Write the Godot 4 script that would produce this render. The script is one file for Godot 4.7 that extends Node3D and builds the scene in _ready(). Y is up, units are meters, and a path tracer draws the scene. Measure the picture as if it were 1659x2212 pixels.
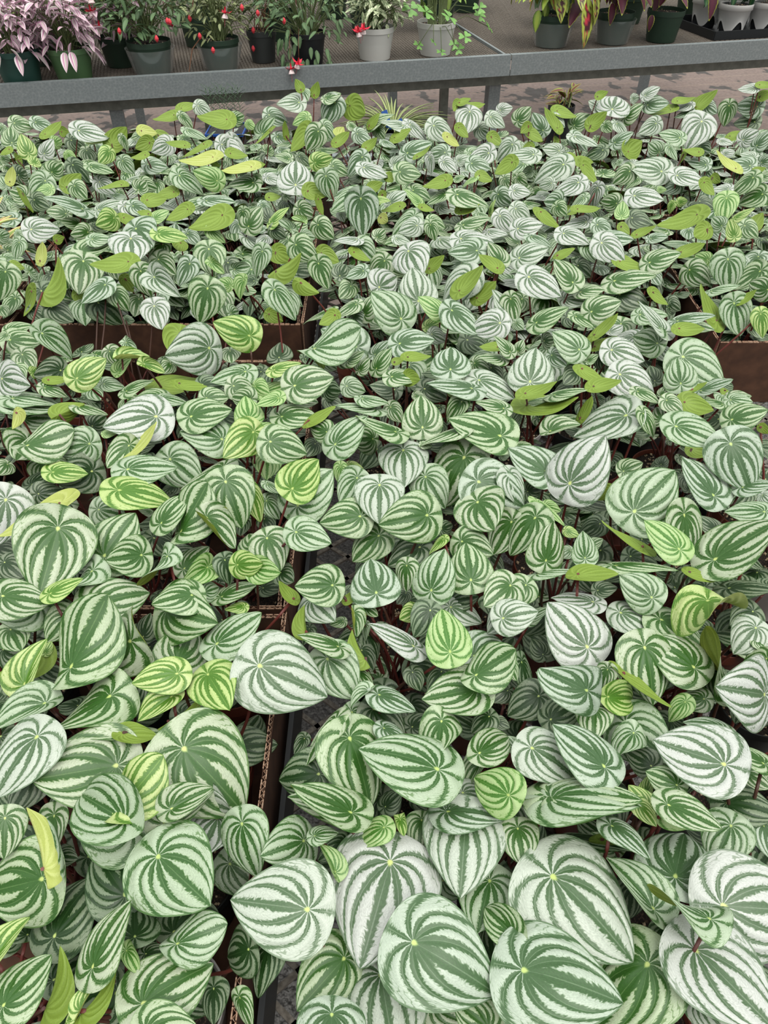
extends Node3D
# Rows of silver-striped peperomia plants in trays on a greenhouse bench, a second bench of mixed plants behind.

const DECK := 0.70          # top of the front bench
const N_VEIN := 10
var rng := RandomNumberGenerator.new()
var names := {}
var top_mats := []          # [kind][tint]
var low_mats := []
var leaf_meshes := []
var petiole_meshes := []
var M := {}

func _ready() -> void:
	rng.seed = 20240611
	# ---------------- camera, sky, exposure
	var cam := Camera3D.new()
	cam.name = "camera"
	add_child(cam)
	cam.position = Vector3(0, 1.62, 0)
	cam.rotation_degrees = Vector3(-43.0, 0, 0)
	cam.fov = 69.42
	cam.near = 0.02
	cam.far = 60.0
	cam.current = true
	var env := Environment.new()
	env.background_mode = Environment.BG_SKY
	env.tonemap_mode = Environment.TONE_MAPPER_LINEAR
	env.tonemap_exposure = 1.2
	env.sdfgi_enabled = true
	env.ssao_enabled = true
	env.ssil_enabled = true
	var sm := ProceduralSkyMaterial.new()
	sm.sky_top_color = Color(1.0, 1.0, 0.985)
	sm.sky_horizon_color = Color(0.48, 0.49, 0.485)
	sm.sky_curve = 0.9
	sm.sky_energy_multiplier = 1.25
	sm.ground_bottom_color = Color(0.40, 0.36, 0.33)
	sm.ground_horizon_color = Color(0.46, 0.44, 0.42)
	sm.ground_energy_multiplier = 0.8
	sm.sun_angle_max = 1.0
	var sky := Sky.new()
	sky.sky_material = sm
	env.sky = sky
	var we := WorldEnvironment.new()
	we.name = "world"
	we.environment = env
	add_child(we)
	var sun := DirectionalLight3D.new()
	sun.name = "sun"
	add_child(sun)
	sun.rotation_degrees = Vector3(-68, 28, 0)
	sun.light_energy = 0.5
	sun.light_color = Color(1.0, 0.985, 0.95)
	sun.light_angular_distance = 35.0
	sun.shadow_enabled = true
	sun.sky_mode = DirectionalLight3D.SKY_MODE_LIGHT_ONLY
	# ---------------- materials and shared shapes
	make_materials()
	make_leaf_materials()
	make_leaf_meshes()
	# ---------------- setting
	make_floor()
	make_front_bench()
	make_trays()
	make_back_bench()
	# ---------------- plants
	make_peperomias()
	make_back_plants()
	make_small_plants()

# ============================================================ helpers
func numbered(called: String) -> String:
	var n: int = names.get(called, 0)
	names[called] = n + 1
	return called if n == 0 else "%s_%03d" % [called, n]

func thing(called: String, label: String, category: String, at: Vector3, group := "") -> Node3D:
	var o := Node3D.new()
	o.name = numbered(called)
	add_child(o)
	o.position = at
	o.set_meta("label", label)
	o.set_meta("category", category)
	if group != "":
		o.set_meta("group", group)
	return o

func obj(called: String, mesh: Mesh, mat: Material, parent: Node, t := Transform3D.IDENTITY) -> MeshInstance3D:
	var o := MeshInstance3D.new()
	o.name = called
	o.mesh = mesh
	if mat:
		o.material_override = mat
	o.transform = t
	parent.add_child(o, true)
	return o

func std(c: Color, rough := 0.8, metal := 0.0, spec := 0.5) -> StandardMaterial3D:
	var m := StandardMaterial3D.new()
	m.albedo_color = c
	m.roughness = rough
	m.metallic = metal
	m.metallic_specular = spec
	return m

func c8(r: float, g: float, b: float) -> Color:
	return Color(r / 255.0, g / 255.0, b / 255.0)

func noise_tex(freq: float, ramp: Array, size := 256, kind := FastNoiseLite.TYPE_SIMPLEX_SMOOTH, octaves := 4, sd := 1) -> NoiseTexture2D:
	var n := FastNoiseLite.new()
	n.noise_type = kind
	n.frequency = freq
	n.fractal_octaves = octaves
	n.seed = sd
	var t := NoiseTexture2D.new()
	t.width = size
	t.height = size
	t.seamless = true
	t.noise = n
	var g := Gradient.new()
	var offs := PackedFloat32Array()
	var cols := PackedColorArray()
	for r in ramp:
		offs.append(r[0])
		cols.append(r[1])
	g.offsets = offs
	g.colors = cols
	t.color_ramp = g
	return t

func bump_tex(freq: float, strength: float, size := 256, octaves := 4, sd := 3) -> NoiseTexture2D:
	var n := FastNoiseLite.new()
	n.noise_type = FastNoiseLite.TYPE_SIMPLEX_SMOOTH
	n.frequency = freq
	n.fractal_octaves = octaves
	n.seed = sd
	var t := NoiseTexture2D.new()
	t.width = size
	t.height = size
	t.seamless = true
	t.noise = n
	t.as_normal_map = true
	t.bump_strength = strength
	return t

func tri(m: StandardMaterial3D, scale: float, world := true) -> StandardMaterial3D:
	m.uv1_triplanar = true
	m.uv1_world_triplanar = world
	m.uv1_scale = Vector3.ONE * scale
	return m

func quad(st: SurfaceTool, a: Vector3, b: Vector3, c: Vector3, d: Vector3) -> void:
	for p in [a, b, c, a, c, d]:
		st.add_vertex(p)

func add_box(st: SurfaceTool, size: Vector3, at := Vector3.ZERO, basis := Basis.IDENTITY, ch := 0.0) -> void:
	var h := size / 2.0
	var p := []
	for i in 8:
		var v := Vector3(h.x if i & 1 else -h.x, h.y if i & 2 else -h.y, h.z if i & 4 else -h.z)
		p.append(at + basis * v)
	st.set_smooth_group(-1)
	quad(st, p[0], p[1], p[3], p[2])
	quad(st, p[5], p[4], p[6], p[7])
	quad(st, p[4], p[0], p[2], p[6])
	quad(st, p[1], p[5], p[7], p[3])
	quad(st, p[2], p[3], p[7], p[6])
	quad(st, p[4], p[5], p[1], p[0])

func new_st() -> SurfaceTool:
	var st := SurfaceTool.new()
	st.begin(Mesh.PRIMITIVE_TRIANGLES)
	return st

func done(st: SurfaceTool, into: ArrayMesh = null) -> ArrayMesh:
	st.generate_normals()
	return st.commit(into) if into else st.commit()

func box_mesh(size: Vector3, at := Vector3.ZERO, basis := Basis.IDENTITY) -> ArrayMesh:
	var st := new_st()
	add_box(st, size, at, basis)
	return done(st)

func add_lathe(st: SurfaceTool, prof: Array, seg := 32, sx := 1.0) -> void:
	# prof: Vector2(radius, height), listed from inside bottom to the outside; faces outward where it climbs outside
	for k in prof.size() - 1:
		var a: Vector2 = prof[k]
		var b: Vector2 = prof[k + 1]
		st.set_smooth_group(k if a.distance_to(b) > 0.0 else 0)
		for i in seg:
			var t0 := TAU * i / seg
			var t1 := TAU * (i + 1) / seg
			var p00 := Vector3(cos(t0) * a.x, a.y, sin(t0) * a.x)
			var p01 := Vector3(cos(t1) * a.x, a.y, sin(t1) * a.x)
			var p10 := Vector3(cos(t0) * b.x, b.y, sin(t0) * b.x)
			var p11 := Vector3(cos(t1) * b.x, b.y, sin(t1) * b.x)
			quad(st, p00, p01, p11, p10)

func lathe_mesh(prof: Array, seg := 32) -> ArrayMesh:
	var st := new_st()
	add_lathe(st, prof, seg)
	return done(st)

func add_tube(st: SurfaceTool, pts: Array, r0: float, r1: float, seg := 7) -> void:
	st.set_smooth_group(0)
	var n := pts.size()
	var rings := []
	for i in n:
		var d: Vector3 = (pts[mini(i + 1, n - 1)] - pts[maxi(i - 1, 0)]).normalized()
		var s := d.cross(Vector3(0.31, 0.17, 0.93)).normalized()
		var u := s.cross(d)
		var r := lerpf(r0, r1, float(i) / maxf(n - 1, 1))
		var ring := []
		for k in seg:
			var a := TAU * k / seg
			ring.append(pts[i] + (s * cos(a) + u * sin(a)) * r)
		rings.append(ring)
	for i in n - 1:
		for k in seg:
			var k2 := (k + 1) % seg
			quad(st, rings[i][k], rings[i][k2], rings[i + 1][k2], rings[i + 1][k])
	for e in [0, n - 1]:
		for k in seg:
			st.add_vertex(pts[e])
			st.add_vertex(rings[e][k])
			st.add_vertex(rings[e][(k + 1) % seg])

func tube_mesh(pts: Array, r0: float, r1: float, seg := 7) -> ArrayMesh:
	var st := new_st()
	add_tube(st, pts, r0, r1, seg)
	return done(st)

func sstep(a: float, b: float, x: float) -> float:
	var t := clampf((x - a) / (b - a), 0.0, 1.0)
	return t * t * (3.0 - 2.0 * t)

# ============================================================ materials
func make_materials() -> void:
	# galvanised steel
	var g := tri(std(Color(1, 1, 1), 0.5, 0.35, 0.5), 6.0)
	g.albedo_texture = noise_tex(0.03, [[0.0, c8(122, 131, 134)], [0.45, c8(138, 146, 148)], [0.7, c8(148, 155, 157)], [1.0, c8(164, 170, 171)]], 512, FastNoiseLite.TYPE_CELLULAR, 3, 5)
	M.steel = g
	M.dark_steel = tri(std(Color(1, 1, 1), 0.55, 0.3), 5.0)
	M.dark_steel.albedo_texture = noise_tex(0.02, [[0.0, c8(100, 104, 98)], [1.0, c8(134, 138, 130)]], 256, FastNoiseLite.TYPE_SIMPLEX_SMOOTH, 4, 6)
	# expanded metal of the front bench
	M.mesh_metal = tri(std(Color(1, 1, 1), 0.7, 0.1), 14.0)
	M.mesh_metal.albedo_texture = noise_tex(0.03, [[0.0, c8(74, 68, 62)], [0.5, c8(112, 106, 98)], [1.0, c8(140, 134, 126)]], 256, FastNoiseLite.TYPE_SIMPLEX_SMOOTH, 4, 8)
	M.back_mesh = tri(std(Color(1, 1, 1), 0.7, 0.1), 10.0)
	M.back_mesh.albedo_texture = noise_tex(0.03, [[0.0, c8(92, 84, 76)], [1.0, c8(140, 132, 122)]], 256, FastNoiseLite.TYPE_SIMPLEX_SMOOTH, 4, 9)
	# floor: reddish brown paving with damp, dark patches drawn out along the courses
	var f := std(Color(1, 1, 1), 0.85)
	f.albedo_texture = floor_texture()
	f.normal_enabled = true
	f.normal_texture = bump_tex(0.05, 4.0)
	f.normal_scale = 0.4
	f.uv1_scale = Vector3(1, 1, 1)
	M.floor = f
	# cement pavers seen through the mesh
	var cc := tri(std(Color(1, 1, 1), 0.9), 2.2)
	cc.albedo_texture = noise_tex(0.08, [[0.0, c8(84, 82, 80)], [0.5, c8(124, 122, 120)], [1.0, c8(158, 156, 152)]], 512, FastNoiseLite.TYPE_SIMPLEX_SMOOTH, 5, 12)
	cc.normal_enabled = true
	cc.normal_texture = bump_tex(0.12, 10.0)
	M.cement = cc
	# cardboard
	var cb := tri(std(Color(1, 1, 1), 0.85), 5.0)
	cb.albedo_texture = noise_tex(0.02, [[0.0, c8(66, 42, 30)], [0.5, c8(80, 52, 37)], [1.0, c8(94, 63, 46)]], 256, FastNoiseLite.TYPE_SIMPLEX_SMOOTH, 5, 14)
	M.card = cb
	var ce := tri(std(Color(1, 1, 1), 0.95), 24.0)
	ce.albedo_texture = noise_tex(0.05, [[0.0, c8(130, 92, 70)], [0.5, c8(188, 152, 128)], [1.0, c8(226, 204, 184)]], 256, FastNoiseLite.TYPE_SIMPLEX_SMOOTH, 4, 15)
	M.card_edge = ce
	# pots
	M.pot = [
		tri(std(c8(34, 38, 37), 0.5), 8.0), tri(std(c8(120, 62, 46), 0.6), 8.0), tri(std(c8(206, 203, 200), 0.5), 8.0), tri(std(c8(40, 62, 58), 0.5), 8.0),
	]
	M.plastic_dark = std(c8(30, 33, 36), 0.45)
	var so := tri(std(Color(1, 1, 1), 0.95), 22.0)
	so.albedo_texture = noise_tex(0.05, [[0.0, c8(16, 13, 11)], [0.55, c8(38, 30, 25)], [0.72, c8(70, 56, 44)], [1.0, c8(120, 98, 78)]], 256, FastNoiseLite.TYPE_SIMPLEX_SMOOTH, 5, 17)
	M.soil = so
	var pe := tri(std(Color(1, 1, 1), 0.9), 40.0)
	pe.albedo_texture = noise_tex(0.05, [[0.0, c8(150, 122, 92)], [0.5, c8(196, 174, 142)], [1.0, c8(226, 216, 196)]], 128, FastNoiseLite.TYPE_SIMPLEX_SMOOTH, 3, 18)
	M.perlite = pe
	M.petiole = [std(c8(84, 44, 40), 0.5), std(c8(104, 50, 44), 0.5), std(c8(70, 46, 36), 0.5)]
	for m in M.petiole:
		m.subsurf_scatter_enabled = true
		m.subsurf_scatter_strength = 0.1
	M.paint = std(Color(1, 1, 1), 0.5)
	M.paint.vertex_color_use_as_albedo = true
	M.petal = std(Color(1, 1, 1), 0.55)
	M.petal.vertex_color_use_as_albedo = true
	M.petal.backlight_enabled = true
	M.petal.backlight = Color(0.25, 0.2, 0.18)
	M.stem_green = std(c8(96, 110, 66), 0.6)
	M.stem_brown = std(c8(120, 84, 62), 0.7)
	var clear := std(Color(0.9, 0.93, 0.93, 0.07), 0.1)
	clear.transparency = BaseMaterial3D.TRANSPARENCY_ALPHA
	M.clear = clear

func floor_texture() -> ImageTexture:
	var w := 1024
	var h := 512
	var n1 := FastNoiseLite.new()
	n1.frequency = 0.012
	n1.fractal_octaves = 4
	n1.seed = 31
	var n2 := FastNoiseLite.new()
	n2.frequency = 0.05
	n2.seed = 32
	var data := PackedByteArray()
	data.resize(w * h * 3)
	var k := 0
	for y in h:
		for x in w:
			var blot := sstep(0.16, 0.32, n1.get_noise_2d(x * 1.0, y * 1.3) + 0.12 * n2.get_noise_2d(x, y * 2.0))
			var grain := 1.0 + 0.16 * n2.get_noise_2d(x * 1.7, y * 5.0)
			var r := 120.0 * grain
			var g := 105.0 * grain
			var b := 99.0 * grain
			var joint := 1.0 if (y % 32) < 3 else 0.0
			r = lerpf(r, 150.0, 0.35 * joint)
			g = lerpf(g, 134.0, 0.35 * joint)
			b = lerpf(b, 118.0, 0.35 * joint)
			data[k] = int(clampf(lerpf(r, 70, blot), 0, 255))
			data[k + 1] = int(clampf(lerpf(g, 66, blot), 0, 255))
			data[k + 2] = int(clampf(lerpf(b, 64, blot), 0, 255))
			k += 3
	return ImageTexture.create_from_image(Image.create_from_data(w, h, false, Image.FORMAT_RGB8, data))

# ------------------------------------------------------------ leaf skin: u runs round the leaf (0.5 at the tip), v from the navel to the margin
const TW := 1152
const TH := 320

func leaf_mask(sd: int, wide: float) -> PackedFloat32Array:
	var na := FastNoiseLite.new()
	na.seed = sd
	na.frequency = 1.0
	na.fractal_octaves = 3
	var jit := PackedFloat32Array()
	for i in N_VEIN + 1:
		jit.append(rng.randf())
	var out := PackedFloat32Array()
	out.resize(TW * TH)
	var k := 0
	for y in TH:
		var v := (y + 0.5) / TH
		var hw0 := lerpf(0.50, 0.21, sstep(0.04, 0.40, v))
		hw0 = lerpf(hw0, 0.15, sstep(0.46, 0.95, v)) * wide
		var edge := sstep(0.955, 0.98, v) * 0.7
		var rim := sstep(0.70, 0.82, v) * 0.5
		var lat := sstep(0.18, 0.36, v) * (1.0 - sstep(0.90, 0.97, v)) * 0.75
		for x in TW:
			var q := (x + 0.5) / TW * N_VEIN
			var i := int(round(q))
			var s := q - i
			var e := absf(s)
			var far := absf(i - N_VEIN * 0.5) / (N_VEIN * 0.5)     # 0 at the tip, 1 at the back
			var n1 := na.get_noise_2d(q * 4.0, v * 22.0)
			var n2 := na.get_noise_2d(q * 1.2 + 40.0, v * 3.5)
			var hw := hw0 * lerpf(1.12, 0.62, far) + 0.13 * n1 + 0.05 * n2
			var d := 1.0 - sstep(hw - 0.06, hw + 0.07, e)
			var t := v * lerpf(8.5, 12.0, jit[i]) - e * 3.2 + jit[i] * 3.0 + (0.45 if s > 0.0 else 0.0) + 0.35 * n2
			var f := absf(t - floor(t) - 0.5) * 2.0
			var wl := 0.13 * (1.0 - e * 1.6)
			d = maxf(d, lat * sstep(1.0 - wl, 1.0 - wl * 0.4, f) * (1.0 - sstep(0.22, 0.47, e + 0.15 * n1)))
			var rr := absf(sin(q * PI * 4.0 + n2 * 4.0)) if far > 0.5 else 0.0
			d = maxf(d, rim * sstep(0.93, 0.985, rr))
			d = maxf(d, edge)
			if e < 0.028 and v < 0.7:
				d = d * 0.72
			out[k] = d
			k += 1
	return out

func skin(mask: PackedFloat32Array, light: Color, mid: Color, dark: Color, navel: Color, sd: int, grain := 0.06) -> ImageTexture:
	var lut_r := PackedFloat32Array()
	var lut_g := PackedFloat32Array()
	var lut_b := PackedFloat32Array()
	for i in 65:
		var t := i / 64.0
		var c := light.lerp(mid, t * 2.0) if t < 0.5 else mid.lerp(dark, t * 2.0 - 1.0)
		lut_r.append(c.r * 255.0)
		lut_g.append(c.g * 255.0)
		lut_b.append(c.b * 255.0)
	var na := FastNoiseLite.new()
	na.seed = sd
	na.frequency = 0.09
	na.fractal_octaves = 3
	var data := PackedByteArray()
	data.resize(TW * TH * 3)
	var k := 0
	var p := 0
	for y in TH:
		var v := (y + 0.5) / TH
		var nv := 1.0 - sstep(0.014, 0.034, v)
		for x in TW:
			var i := int(mask[p] * 64.0)
			var g := 1.0 + grain * na.get_noise_2d(x * 0.8, y * 1.6) * 2.0
			data[k] = int(clampf(lerpf(lut_r[i] * g, navel.r * 255.0, nv), 0, 255))
			data[k + 1] = int(clampf(lerpf(lut_g[i] * g, navel.g * 255.0, nv), 0, 255))
			data[k + 2] = int(clampf(lerpf(lut_b[i] * g, navel.b * 255.0, nv), 0, 255))
			k += 3
			p += 1
	return ImageTexture.create_from_image(Image.create_from_data(TW, TH, false, Image.FORMAT_RGB8, data))

func make_leaf_materials() -> void:
	var thin := leaf_mask(11, 0.78)
	var wide := leaf_mask(23, 1.08)
	var nav := c8(196, 208, 128)
	var texs := [
		[skin(thin, c8(188, 193, 187), c8(134, 147, 130), c8(76, 102, 70), nav, 1), skin(wide, c8(183, 190, 180), c8(126, 143, 119), c8(66, 96, 58), nav, 2)],
		[skin(wide, c8(175, 187, 160), c8(110, 136, 88), c8(52, 92, 34), nav, 3), skin(thin, c8(179, 189, 169), c8(115, 139, 98), c8(56, 94, 42), nav, 4)],
		[skin(wide, c8(126, 138, 116), c8(70, 93, 58), c8(30, 60, 22), nav, 5)],  # darker leaf kind, deepened further to paint in the shade between leaves
		[skin(wide, c8(188, 204, 138), c8(138, 168, 84), c8(80, 124, 38), nav, 6), skin(thin, c8(184, 202, 148), c8(130, 164, 90), c8(76, 124, 46), nav, 7)],
	]
	var tints := [Color(1, 1, 1), Color(0.93, 0.97, 0.93), Color(0.96, 0.985, 0.945)]
	for k in 5:
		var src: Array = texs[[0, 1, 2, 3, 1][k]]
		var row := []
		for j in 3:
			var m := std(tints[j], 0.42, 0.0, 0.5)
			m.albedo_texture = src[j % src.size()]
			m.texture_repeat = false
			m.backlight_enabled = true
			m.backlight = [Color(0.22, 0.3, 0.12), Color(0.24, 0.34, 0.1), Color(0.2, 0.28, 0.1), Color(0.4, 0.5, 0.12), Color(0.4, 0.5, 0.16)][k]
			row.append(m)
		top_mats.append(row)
	var under := skin(thin, c8(130, 144, 66), c8(136, 150, 72), c8(146, 160, 84), c8(136, 142, 80), 8, 0.05)
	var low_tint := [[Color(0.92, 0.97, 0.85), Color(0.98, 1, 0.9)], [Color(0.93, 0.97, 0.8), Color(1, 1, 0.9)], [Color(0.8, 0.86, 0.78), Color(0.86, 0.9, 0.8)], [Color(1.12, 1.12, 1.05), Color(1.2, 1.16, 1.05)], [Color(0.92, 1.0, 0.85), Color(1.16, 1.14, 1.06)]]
	for k in 5:
		var row := []
		for j in 2:
			var c: Color = low_tint[k][j]
			var m := std(Color(minf(c.r, 1.0), minf(c.g, 1.0), minf(c.b, 1.0)), 0.5, 0.0, 0.4)
			m.albedo_texture = under if c.r <= 1.0 else under_pale(thin)
			m.texture_repeat = false
			m.backlight_enabled = true
			m.backlight = Color(0.45, 0.5, 0.2)
			row.append(m)
		low_mats.append(row)

var _pale: ImageTexture
func under_pale(mask: PackedFloat32Array) -> ImageTexture:
	if _pale == null:
		_pale = skin(mask, c8(172, 184, 98), c8(178, 190, 106), c8(188, 198, 120), c8(176, 176, 110), 9, 0.04)
	return _pale

# ------------------------------------------------------------ leaf shape: unit length, navel at the origin, tip along +z, upper face +y
func half_width(t: float) -> float:
	return 0.43 / 0.432 * pow(maxf(t, 0.0), 0.45) * pow(maxf(1.0 - t, 0.0), 0.85)

func outline() -> Array:
	# radius of the margin for 181 directions, 0 at the tip to PI at the back
	var pts := []
	for i in 601:
		var t := 0.5 - 0.5 * cos(PI * i / 600.0)
		var x := half_width(t)
		var z := t - 0.25
		pts.append(Vector2(atan2(x, z), sqrt(x * x + z * z)))
	pts.reverse()          # from the tip (angle 0) to the back (angle PI)
	var out := []
	var j := 0
	for i in 181:
		var a := PI * i / 180.0
		while j < pts.size() - 2 and pts[j + 1].x < a:
			j += 1
		var p: Vector2 = pts[j]
		var q: Vector2 = pts[j + 1]
		var f := clampf((a - p.x) / maxf(q.x - p.x, 1e-6), 0.0, 1.0)
		out.append(lerpf(p.y, q.y, f))
	return out

func rad_at(o: Array, a: float) -> float:
	var f := clampf(absf(a) / PI * 180.0, 0.0, 180.0)
	var i := mini(int(f), 179)
	return lerpf(o[i], o[i + 1], f - i)

func shape_point(s: Dictionary, x: float, z: float, u: float, v: float) -> Vector3:
	var rho2 := x * x + z * z
	var y: float = -s.dome * (x * x * 1.3 + (z - 0.12) * (z - 0.12)) 
	y += s.fold * (sqrt(x * x + 0.003) - 0.055)
	y -= s.droop * pow(maxf(0.0, z - 0.15), 2.0)
	y += s.wave * sin(2.0 * atan2(x, z) + s.ph) * rho2 * 1.6
	y += s.ripple * sin(5.0 * TAU * u + s.ph) * v * v * v
	y += s.twist * x * z
	y -= 0.022 * exp(-rho2 / 0.006)
	y -= 0.009 * cos(TAU * N_VEIN * u) * sin(PI * v)
	if s.roll > 0.0:
		var r: float = s.roll
		return Vector3(r * sin(x / r), y + r * (1.0 - cos(x / r)), z)
	return Vector3(x, y, z)

func spoke_u(k: int, spokes: int) -> float:
	# spokes lie closer together towards the back, where the veins fan out to the margin
	var c := 2.0 * k / spokes - 1.0
	var a := absf(c)
	return 0.5 + 0.5 * signf(c) * (a * 1.45 - 0.45 * a * a)

func leaf_mesh(s: Dictionary, o: Array) -> ArrayMesh:
	var spokes := 74
	var rings := 10
	var flat := []            # [ring][spoke] = Vector2
	for r in rings + 1:
		var v := float(r) / rings
		var row := []
		for k in spokes + 1:
			var u := spoke_u(k, spokes)
			var phi := (u - 0.5) * TAU
			var sg := signf(phi)
			var af := absf(phi) / PI
			var phe := sg * PI * pow(af, 2.9)
			var re := rad_at(o, phe)
			var p2 := Vector2(sin(phe), cos(phe)) * re
			var rs := rad_at(o, phi)
			var p1 := Vector2(sin(phi), cos(phi)) * rs * 0.97
			var w := pow(v, 0.92)
			row.append(p1 * 2.0 * w * (1.0 - w) + p2 * w * w)
		flat.append(row)
	var mesh: ArrayMesh
	for side in 2:
		var st := new_st()
		st.set_smooth_group(0)
		var grid := []
		for r in rings + 1:
			var v := float(r) / rings
			var row := []
			for k in spokes + 1:
				var p: Vector2 = flat[r][k]
				var w := shape_point(s, p.x, p.y, spoke_u(k, spokes), v)
				if side == 1:
					w.y -= 0.016 * (1.0 - v * v * v * v)
				row.append(w)
			grid.append(row)
		for r in rings:
			for k in spokes:
				var ua := spoke_u(k, spokes)
				var ub := spoke_u(k + 1, spokes)
				var uv := [Vector2(ua, float(r) / rings), Vector2(ub, float(r) / rings), Vector2(ub, float(r + 1) / rings), Vector2(ua, float(r + 1) / rings)]
				var p := [grid[r][k], grid[r][k + 1], grid[r + 1][k + 1], grid[r + 1][k]]
				var order := [0, 1, 2, 0, 2, 3] if side == 1 else [0, 2, 1, 0, 3, 2]
				if r == 0:
					order = [0, 2, 3] if side == 1 else [0, 3, 2]
				for i in order:
					st.set_uv(uv[i])
					st.add_vertex(p[i])
		st.generate_normals()
		mesh = st.commit(mesh) if mesh else st.commit()
	return mesh

func make_leaf_meshes() -> void:
	var o := outline()
	var base := {"dome": 0.25, "fold": 0.0, "droop": 0.0, "wave": 0.0, "ripple": 0.0, "twist": 0.0, "roll": 0.0, "ph": 0.0}
	var kinds := [
		{"dome": 0.34, "ripple": 0.008}, {"dome": 0.22, "wave": 0.12, "ripple": 0.010, "ph": 1.0}, {"dome": 0.26, "droop": 0.35, "ripple": 0.008, "ph": 2.0}, {"dome": -0.10, "droop": 0.15, "wave": 0.06, "ripple": 0.012, "ph": 0.5},
		{"dome": 0.15, "fold": 0.75, "droop": 0.3, "ripple": 0.01}, {"dome": 0.1, "wave": 0.55, "twist": 0.5, "droop": 0.3, "ripple": 0.012, "ph": 0.6}, {"dome": 0.0, "roll": 0.26, "ripple": 0.01}, {"dome": 0.1, "roll": 0.15, "droop": 0.2},
		{"dome": 0.30, "wave": -0.10, "twist": -0.2, "ripple": 0.012, "ph": 3.0}, {"dome": 0.16, "twist": 0.25, "droop": 0.2, "ripple": 0.01, "ph": 4.0},
	]
	for k in kinds:
		var s := base.duplicate()
		s.merge(k, true)
		leaf_meshes.append(leaf_mesh(s, o))
	for b in [0.0, 0.012, -0.012]:
		var pts := []
		for i in 7:
			var t := i / 6.0
			pts.append(Vector3(b * sin(PI * t), t, 0.4 * b * sin(TAU * t)))
		petiole_meshes.append(tube_mesh(pts, 0.0021, 0.0016, 6))

# ============================================================ setting
func make_floor() -> void:
	var st := new_st()
	var a := deg_to_rad(13.85)
	var bx := Vector3(cos(a), 0, -sin(a))
	var bz := Vector3(sin(a), 0, cos(a))
	var o := Vector3(0, 0, -7)
	var pts := [[-9.0, 9.0], [9.0, 9.0], [9.0, -9.0], [-9.0, -9.0]]
	st.set_smooth_group(-1)
	for i in [0, 2, 1, 0, 3, 2]:
		st.set_uv(Vector2(pts[i][0] / 3.2, pts[i][1] / 3.2))
		st.add_vertex(o + bx * pts[i][0] + bz * pts[i][1])
	st.generate_normals()
	st.generate_tangents()
	var f := obj("floor", st.commit(), M.floor, self)
	f.set_meta("kind", "structure")
	f.set_meta("label", "brown paved greenhouse floor with dark damp patches")
	# pale cement paving under the front bench
	var p := obj("paving", box_mesh(Vector3(3.6, 0.03, 3.4), Vector3(0, 0.015, -1.15)), M.cement, f)
	p.set_meta("label", "grey cement paving under the front bench mesh")

func expanded_metal(x0: float, x1: float, z0: float, z1: float, cw: float, ch: float, w: float, th: float) -> ArrayMesh:
	# strands zigzag along x, joined where they meet
	var st := new_st()
	st.set_smooth_group(-1)
	var rows := int((z0 - z1) / (ch / 2.0))
	var cols := int((x1 - x0) / (cw / 2.0))
	for r in rows:
		for c in cols:
			if (r + c) % 2 == 0:
				continue
			var xa := x0 + c * cw / 2.0
			var za := z0 - r * ch / 2.0
			for d in [1.0, -1.0]:
				var a := Vector3(xa, 0, za)
				var b := Vector3(xa + cw / 2.0 , 0, za - d * ch / 2.0)
				var along := (b - a)
				var side := along.cross(Vector3.UP).normalized() * w / 2.0
				var t := Vector3(0, th / 2.0, 0)
				a.y += 0.0003 * d
				b.y += 0.0003 * d
				a -= along * 0.08
				b += along * 0.08
				quad(st, a - side + t, a + side + t, b + side + t, b - side + t)
				quad(st, a + side + t, a + side - t, b + side - t, b + side + t)
				quad(st, a - side - t, a - side + t, b - side + t, b - side - t)
	return done(st)

func make_front_bench() -> void:
	var b := thing("growing_bench", "front greenhouse bench of rusty expanded metal mesh under the peperomia trays", "bench", Vector3(0, DECK, 0))
	obj("mesh_deck", expanded_metal(-1.55, 1.55, 0.30, -2.95, 0.062, 0.050, 0.0068, 0.004), M.mesh_metal, b, Transform3D(Basis.IDENTITY, Vector3(0, -0.0026, 0)))
	for z in [0.32, -2.97]:
		obj("frame_rail", box_mesh(Vector3(3.2, 0.07, 0.04), Vector3(0, -0.035, z)), M.steel, b)
	for x in [-1.58, 1.58]:
		obj("frame_rail", box_mesh(Vector3(0.04, 0.07, 3.25), Vector3(x, -0.035, -1.325)), M.steel, b)
	for z in [-0.4, -1.3, -2.2]:
		obj("cross_bar", box_mesh(Vector3(3.12, 0.04, 0.03), Vector3(0, -0.026, z)), M.dark_steel, b)
	for x in [-1.5, 1.5]:
		for z in [0.25, -2.9]:
			obj("leg", box_mesh(Vector3(0.05, DECK - 0.1, 0.05), Vector3(x, -DECK / 2.0 - 0.02, z)), M.steel, b)

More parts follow.
